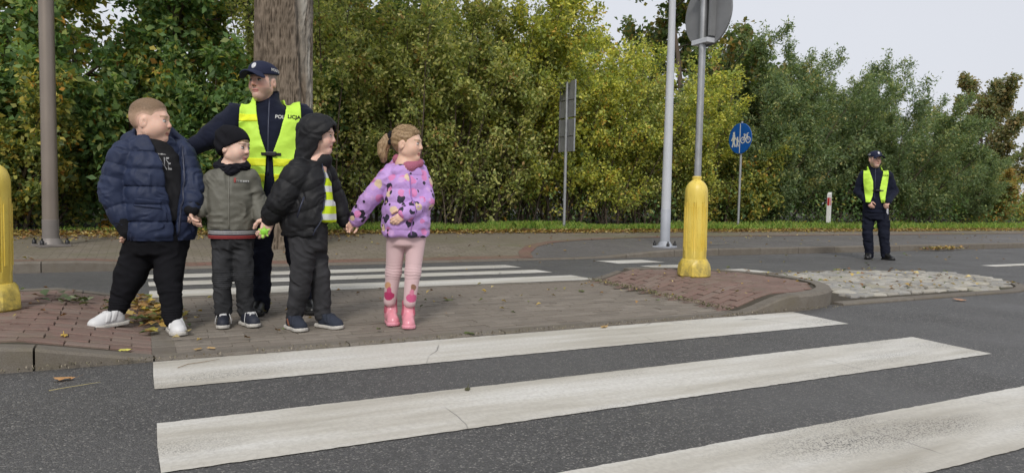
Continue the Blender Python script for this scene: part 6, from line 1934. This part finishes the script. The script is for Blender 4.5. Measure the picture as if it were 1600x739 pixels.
# ------------------------------------------------------------------ girl
def girl():
    t = person((1.5, 4.46, 0.012), -0.3244, 'child with a ponytail in a lilac printed jacket, pale leggings and pink boots')
    hc = (0.039, 0, 1.189); M = frame(R(70), R(0)); s = .95
    nb = (0.028, 0.01, 1.056)
    shR, elR, wrR = (-0.07, 0, 0.987), (-0.204, 0.03, 0.826), (-0.288, 0.08, 0.69)
    shL, elL, wrL = (0.126, 0.05, 0.985), (0.155, -0.02, 0.817), (0.031, -0.16, 0.747)
    pel = (0.033, 0, 0.622); pt = R(26)
    hiR, knR, anR = (-0.028, 0, 0.571), (-0.043, 0.03, 0.353), (-0.066, 0.05, 0.159)
    hiL, knL, anL = (0.1, 0, 0.572), (0.082, -0.03, 0.36), (0.063, -0.05, 0.165)
    head = head_shape(hc, M, s, 1, .15)
    hr = hand_shape(wrR, (-.75, -.05, -.65), (.1, -.9, -.4), .76, -1, .8)
    hl = hand_shape(wrL, (-.8, -.1, -.6), (-.1, 1, -.1), .80, -1, .45)
    body = U(.02, head, rc(v3(hc) + v3((-.012, .01, -.05)), nb, .042, .05), rc(nb, pel, .07, .09), limb([shR, elR, wrR], [.035, .03, .021]), limb([shL, elL, wrL], [.035, .03, .021]), hr, hl,
             limb([hiR, knR, anR], [.05, .042, .03]), limb([hiL, knL, anL], [.05, .042, .03]))
    skin_obj('body', body, .0043, MAT['skin'], t, head_colours(hc, M, s, (.74, .485, .365), brow=(.36, .24, .14), gaze=(1, .3), blush=.12))
    c = v3(hc)
    cran = ell(c + s * (-.014 * M[0] + .034 * M[2]), (.108 * s, .088 * s, .099 * s), M)
    def hreg(P):
        q = (P - c) @ M.T / s
        line = .07 - .75 * np.clip(.085 - q[:, 0], 0, .06) - 1.5 * np.clip(.028 - q[:, 0], 0, .035) - .55 * np.clip(-.007 - q[:, 0], 0, 1)
        ear = .03 - np.hypot(q[:, 0] + .014, q[:, 2] + .012)
        return np.maximum(np.maximum(line - q[:, 2], ear), -.075 - q[:, 2])
    hair = keep(disp(cran, lambda P: .0018 * np.sin(110 * (((P - c) @ M.T)[:, 2] / s * 1.6 + .5 * ((P - c) @ M.T)[:, 0] / s + .04 * vnoise(P, 14, 3))) + .003 * vnoise(P, 34, 9) - .006 * (1 - np.clip(hreg(P) / -.02, 0, 1)), .01), hreg, .004)
    skin_obj('hair', hair, .004, MAT['hair_blonde'], t)
    p0 = c + s * (-.118 * M[0] + .04 * M[2])
    pts = [p0, p0 + v3((-.030, .0, -.008)), p0 + v3((-.050, .0, -.045)), p0 + v3((-.055, -.01, -.095)), p0 + v3((-.048, -.015, -.15))]
    tail = disp(limb(pts, [.024, .030, .035, .028, .010], .02), lambda P: .0025 * np.sin(190 * P[:, 0] + 60 * P[:, 1] + 9 * vnoise(P, 14, 3)) + .006 * vnoise(P, 22, 5), .01)
    skin_obj('ponytail', tail, .004, MAT['hair_blonde'], t)
    sc_ = disp(rc(p0 + v3((.006, 0, .012)), p0 + v3((-.010, 0, .0)), .036, .036, None, None), lambda P: .006 * vnoise(P, 70, 2), .008)
    skin_obj('scrunchie', U(.006, sc_, ell(p0 + v3((.012, -.03, .028)), (.016, .014, .018)), ell(p0 + v3((-.01, -.03, -.028)), (.018, .014, .016))), .004, MAT['rib_black'], t)
    # separate strands over the skull and the ponytail
    rs_ = np.random.default_rng(12); m = MB()
    for k in range(150):
        th = rs_.uniform(.35, 1.75); w = rs_.uniform(-.95, .6)
        st = c + s * (M[0] * .1 * math.cos(th * .5) + M[2] * (.034 + .09 * math.sin(th * .75)) + M[1] * .06 * w)
        st = c + s * (-.014 * M[0] + .034 * M[2]) + (st - c) / np.linalg.norm(st - c) * .0
        d0 = math.cos(th) * M[0] + math.sin(th) * M[2] * .9 + w * .8 * M[1]; d0 /= np.linalg.norm(d0)
        oc = c + s * (-.014 * M[0] + .034 * M[2]); pts_ = []
        e_ = (p0 - oc) / np.linalg.norm(p0 - oc)
        for q in np.linspace(0, 1, 6):
            dd = d0 * (1 - q) + e_ * q; dd /= np.linalg.norm(dd)
            lc = np.array([dd @ M[0], dd @ M[1], dd @ M[2]]); rr = 1 / math.sqrt((lc[0] / .1105) ** 2 + (lc[1] / .0905) ** 2 + (lc[2] / .1015) ** 2)
            pts_.append(oc + dd * rr * s + rs_.normal(0, .0012, 3))
        m.tube([tuple(x) for x in pts_], .0013, 3)
    for k in range(110):
        a_ = rs_.uniform(0, 6.28); rr = rs_.uniform(.6, 1.08); sp = rs_.uniform(.8, 1.25)
        pts_ = []
        for i_, (q, rad) in enumerate(zip(pts, (.02, .030, .035, .029, .018))):
            pts_.append(q + v3((math.cos(a_) * rad * rr, math.sin(a_) * rad * rr, .006 * math.sin(a_ * 3))) + v3(rs_.normal(0, .003, 3)))
        m.tube([tuple(x) for x in pts_], [.0014, .0014, .0014, .0012, .0006], 3)
    tag(m.build('hair_strands', MAT['hair_strand'], t, True), kind='stuff')
    # stray hairs
    rg_ = np.random.default_rng(3); m = MB()
    for k in range(16):
        a = rg_.uniform(.2, 2.6); q = c + s * (M[0] * .1 * math.cos(a) + M[2] * (.035 + .1 * math.sin(a)) + M[1] * rg_.uniform(-.06, .02))
        d = (q - c) / np.linalg.norm(q - c)
        m.tube([q, q + d * .003 - M[0] * .012 + v3(rg_.normal(0, .002, 3)), q + d * .006 - M[0] * .035 + v3(rg_.normal(0, .004, 3))], [.0012, .001, .0006], 3)
    tag(m.build('stray_hair', MAT['hair_blonde'], t, True), kind='stuff')
    coll = disp(U(.012, rc((-0.022, 0.03, 1.093), (0.052, -0.055, 1.038), .032, .034), rc((0.052, -0.055, 1.038), (0.111, 0, 1.071), .034, .028), rc((-0.022, 0.03, 1.093), (0.053, 0.07, 1.093), .032, .03), rc((0.053, 0.07, 1.093), (0.111, 0, 1.071), .03, .028)), lambda P: .0025 * np.sin(np.arctan2(P[:, 1] - nb[1], P[:, 0] - nb[0]) * 46), .005)
    skin_obj('roll_neck', coll, .004, MAT['knit_pink'], t)
    rows = [row((0.034, 0, 0.592), .150, .125, .12), row((0.032, 0, 0.693), .155, .135, .13), row((0.035, 0, 0.819), .145, .125, .12), row((0.034, 0, 0.944), .135, .105, .105), row((0.033, 0.01, 1.015), .11, .085, .09), row((0.032, 0.01, 1.061), .065, .065, .07)]
    torso = loft(rows, pt, 2.3, (.088, .008, .02))
    hood = U(.02, rc((-0.071, 0.03, 1.021), (-0.022, 0.11, 1.059), .036, .045), rc((-0.022, 0.11, 1.059), (0.118, 0.12, 1.055), .045, .04), rc((0.118, 0.12, 1.055), (0.154, 0.04, 1.01), .04, .028), rc((-0.071, 0.03, 1.021), (-0.02, -0.07, 1.002), .034, .024))
    full = U(.008, U(.02, torso, hood), limb([shR, elR, wrR], [.064, .058, .05], .02, (.1, .007)), limb([shL, elL, wrL], [.064, .06, .05], .02, (.1, .007)))
    jk = cut(folds(full, .007, 13, 101), rc(nb, v3(nb) + v3((0, 0, .1)), .05, .07), .008)
    J = skin_obj('jacket', jk, .005, MAT['lilac'], t)
    fdir = np.array([math.sin(pt), -math.cos(pt), 0])
    zs = np.linspace((-0.007, 0, 0.605)[2], (-0.011, 0, 0.997)[2], 14); x0 = (0.054, -0.1, 0.881)
    MB().tube([tuple(q) for q in march(jk, np.stack([np.full(14, x0[0]) + fdir[0] * .1, np.full(14, x0[1]) + fdir[1] * .1, zs], -1), -fdir, .3, 0)], .005, 6).build('zip', mat_flat('lilac_zip', (.3, .16, .42), .5), J, True)
    lg = U(.02, loft([row((0.034, 0, 0.529), .105, .09, .095), row((0.033, 0, 0.63), .115, .10, .105), row((0.033, 0, 0.672), .11, .095, .10)], pt, 2.2),
           limb([hiR, knR, anR], [.064, .051, .04], .02), limb([hiL, knL, anL], [.064, .051, .04], .02))
    kz = (-0.004, 0, 0.357)[2]
    lg = disp(lg, lambda P: .0018 * np.sin(P[:, 2] * 330 + 14 * P[:, 0] + 3 * vnoise(P, 20, 1)) * np.exp(-((P[:, 2] - kz) / .06) ** 2), .006)
    def lcol(V):
        col = np.tile(np.array([.62, .44, .45]), (len(V), 1))
        for cx, cz, rx_, rz_, k in ((anR[0] - .005, (-0.002, 0, 0.2)[2], .035, .03, (.42, .035, .12)), (anR[0] - .012, (-0.003, 0, 0.268)[2], .02, .022, (.55, .3, .16)), (anR[0] - .004, (-0.003, 0, 0.238)[2], .016, .02, (.5, .08, .18)), (anL[0] + .012, (-0.002, 0, 0.196)[2], .034, .028, (.55, .1, .22)), (anL[0] + .022, (-0.003, 0, 0.264)[2], .018, .022, (.25, .13, .08)), (anL[0] + .014, (-0.003, 0, 0.234)[2], .014, .018, (.6, .2, .3))):
            w = ((V[:, 0] - cx) / rx_) ** 2 + ((V[:, 2] - cz) / rz_) ** 2 < 1 + .25 * vnoise(V, 60, 3)
            w &= V[:, 1] < (.08 if cx < .0 else .0) + .02
            col[w] = k
        return col
    skin_obj('leggings', lg, .0045, MAT['legging'], t, lcol)
    f1, f2 = (-0.052, 0.05, -0.003), (0.057, -0.06, 0.003)
    def gus(o, upp, so, M_, X, L, W, i):
        p = X(0, 0, 0)
        st = keep(grown(upp, .003), lambda P: np.maximum(np.abs(((P - p) @ M_.T)[:, 0] + .17 * L) - .03, np.maximum(.075 - ((P - p) @ M_.T)[:, 2], .028 - np.abs(((P - p) @ M_.T)[:, 1]))))
        for sg in (1, -1):
            skin_obj('gusset', keep(st, lambda P: -sg * ((P - p) @ M_.T)[:, 1]), .004, MAT['gusset'], o)
    shoes(t, [((f1[0], f1[1], .002), R(12), 0), ((f2[0], f2[1], .002), R(2), 0)], .19, .086, MAT['boot'], MAT['boot_sole'], .085, .165, gus)
girl()
# ================================================================== fallen leaves on the island and the road
def leaf_mesh(name, L, lobes, col, seed):
    r_ = random.Random(seed); n = 18
    V = [(0, 0, .012 * L / .06)]; 
    for i in range(n):
        a = 2 * math.pi * i / n
        r = L * .5 * (.62 + .38 * abs(math.cos(a))) * (1 - .28 * lobes * (i % 2)) * r_.uniform(.88, 1.12)
        x, y = r * math.cos(a), r * .72 * math.sin(a)
        V.append((x, y, .22 * abs(y) + .1 * r_.random() * L + .12 * abs(x)))
    V += [(L * .5, -.0015, .1 * L), (L * .5, .0015, .1 * L), (L * .85, .0012, .02), (L * .85, -.0012, .02)]
    F_ = [(0, 1 + i, 1 + (i + 1) % n) for i in range(n)] + [(n + 1, n + 4, n + 3, n + 2)]
    V = np.array(V); V[:, 2] -= V[:, 2].min() - .001
    c = np.array(col)[None] * (1 + .2 * vnoise(V, 60, seed))[:, None]
    return mesh_np(name, V, F_, smooth=False, col=c, mat=MAT['litter'])
def gz(x, y):
    if y < YF: return zroad(y) + .006
    if y > YB: return zroad(y) + .005
    if x > NC[0] + NR: return zap(x, y) + .004
    return isl_h(x, y) + .003
LEAVES = [
 (-.32, 3.77, .085, (.5, .28, .12), 1, 'curled orange leaf on the asphalt left of the first stripe'),
 (-.37, 4.4, .075, (.55, .38, .08), 1, 'yellow leaf on the left red paving behind the white shoe'),
 (-.08, 4.15, .065, (.6, .56, .12), 0, 'bright yellow leaf near the left kerb stone'),
 (1.81, 4.03, .085, (.1, .13, .04), 0, 'dark green leaf on the island edge in front of the child in lilac'),
 (2.78, 3.96, .08, (.45, .3, .13), 1, 'tan leaf standing on the first stripe below the right red paving'),
 (6.73, 3.91, .12, (.42, .24, .15), 0, 'curled brown leaf on the road beside the sett apron'),
 (.265, 4.16, .06, (.45, .3, .12), 1, 'small ochre leaf on the grey pavers by the white shoe'),
 (.33, 4.16, .055, (.5, .33, .14), 1, 'pale ochre leaf between the white shoe and the dark sneaker'),
 (1.32, 2.95, .05, (.09, .09, .04), 0, 'tiny dark leaf on the upper edge of the second stripe'),
 (2.24, 5.42, .08, (.13, .16, .05), 0, 'dull green leaf in the middle of the grey paving'),
 (3.63, 5.55, .09, (.13, .15, .05), 0, 'olive leaf where the grey and right red paving meet'),
]
for k, (x, y, L, col, lob, lab) in enumerate(LEAVES):
    o = link('fallen_leaf', leaf_mesh('fallen_leaf', L, lob, col, k), None, None, (x, y, gz(x, y)), k * 1.7)
    tag(o, lab, 'leaf', 'single fallen leaves')
for k, (pts, lab) in enumerate(((((-.36, 3.585), (-.3, 3.61), (-.23, 3.635), (-.17, 3.655)), 'straight straw coloured stalk on the asphalt left of the first stripe'), (((.15, 3.8), (.2, 3.86), (.27, 3.88), (.35, 3.91)), 'bent brown twig lying on the left end of the first stripe'))):
    m = MB(); m.tube([(x, y, gz(x, y) + .004) for x, y in pts], [.0018, .0018, .0016, .001], 6)
    tag(m.build('twig', mat_flat('straw_%d' % k, ((.4, .34, .17), (.25, .19, .12))[k], .7), None, True), lab, 'twig')
zz = lambda x, y: np.array([gz(a, b) for a, b in zip(x, y)])
rg = np.random.default_rng(21)
LPG = LP + [(.2, .24, .07), (.12, .17, .05), (.5, .34, .05)]
x = rg.normal(.10, .10, 150); y = rg.normal(5.35, .33, 150)
x = np.concatenate([x, rg.normal(-.02, .09, 50)]); y = np.concatenate([y, rg.normal(5.9, .25, 50)])
stuff_leaves('leaf_pile', [litter(0, (x, y), zz, .075, LPG)], 'pile of yellow and green leaves around the shoes of the child in navy')
x = rg.normal(-.42, .1, 26); y = rg.normal(5.65, .12, 26)
stuff_leaves('green_leaf_cluster', [litter(0, (x, y), zz, .075, [(.16, .2, .1), (.2, .23, .13), (.11, .15, .07)])], 'small cluster of grey green leaves on the left red paving')
x = np.concatenate([rg.uniform(.2, 4.6, 70), rg.uniform(-1.2, 0, 22), rg.uniform(4.0, 5.4, 30)]); y = np.concatenate([rg.uniform(4.3, 6.3, 70), rg.uniform(4.5, 6.3, 22), rg.uniform(4.4, 6.2, 30)])
stuff_leaves('island_leaves', [litter(0, (x, y), zz, .04, LPG)], 'thinly scattered leaf fragments on the traffic island')
x = rg.uniform(5.6, 8.8, 130); y = rg.uniform(4.3, 6.1, 130)
stuff_leaves('apron_leaves', [litter(0, (x, y), zz, .05, LPG)], 'small leaves and moss caught between the granite setts')
x = rg.uniform(-1, 16, 60); y = rg.uniform(6.6, 9.2, 60); k = (x > 9) | (x < 0) | (rg.random(60) < .3)
stuff_leaves('far_road_leaves', [litter(0, (x[k], y[k]), zz, .06, LPG)], 'scattered pale leaves on the far carriageway')
# moss and grit in the paver seam beside the right red paving
n = 420; t_ = rg.random(n); y = 4.1 + 2.2 * t_; x = 4.08 + .06 * (y - 4) + rg.normal(0, .035, n)
stuff_leaves('seam_debris', [litter(0, (x, y), zz, .022, [(.2, .18, .1), (.13, .15, .05), (.3, .26, .17), (.1, .08, .05)])], 'grit and moss along the seam of the right red paving')
n = 500; x = rg.uniform(-1.2, 5.2, n); y = YF - np.abs(rg.normal(0, .025, n)) - .004
stuff_leaves('kerb_debris', [litter(0, (x, y), zz, .012, [(.3, .26, .2), (.15, .12, .08), (.2, .18, .12)])], 'fine grit and leaf crumbs along the foot of the island kerb')
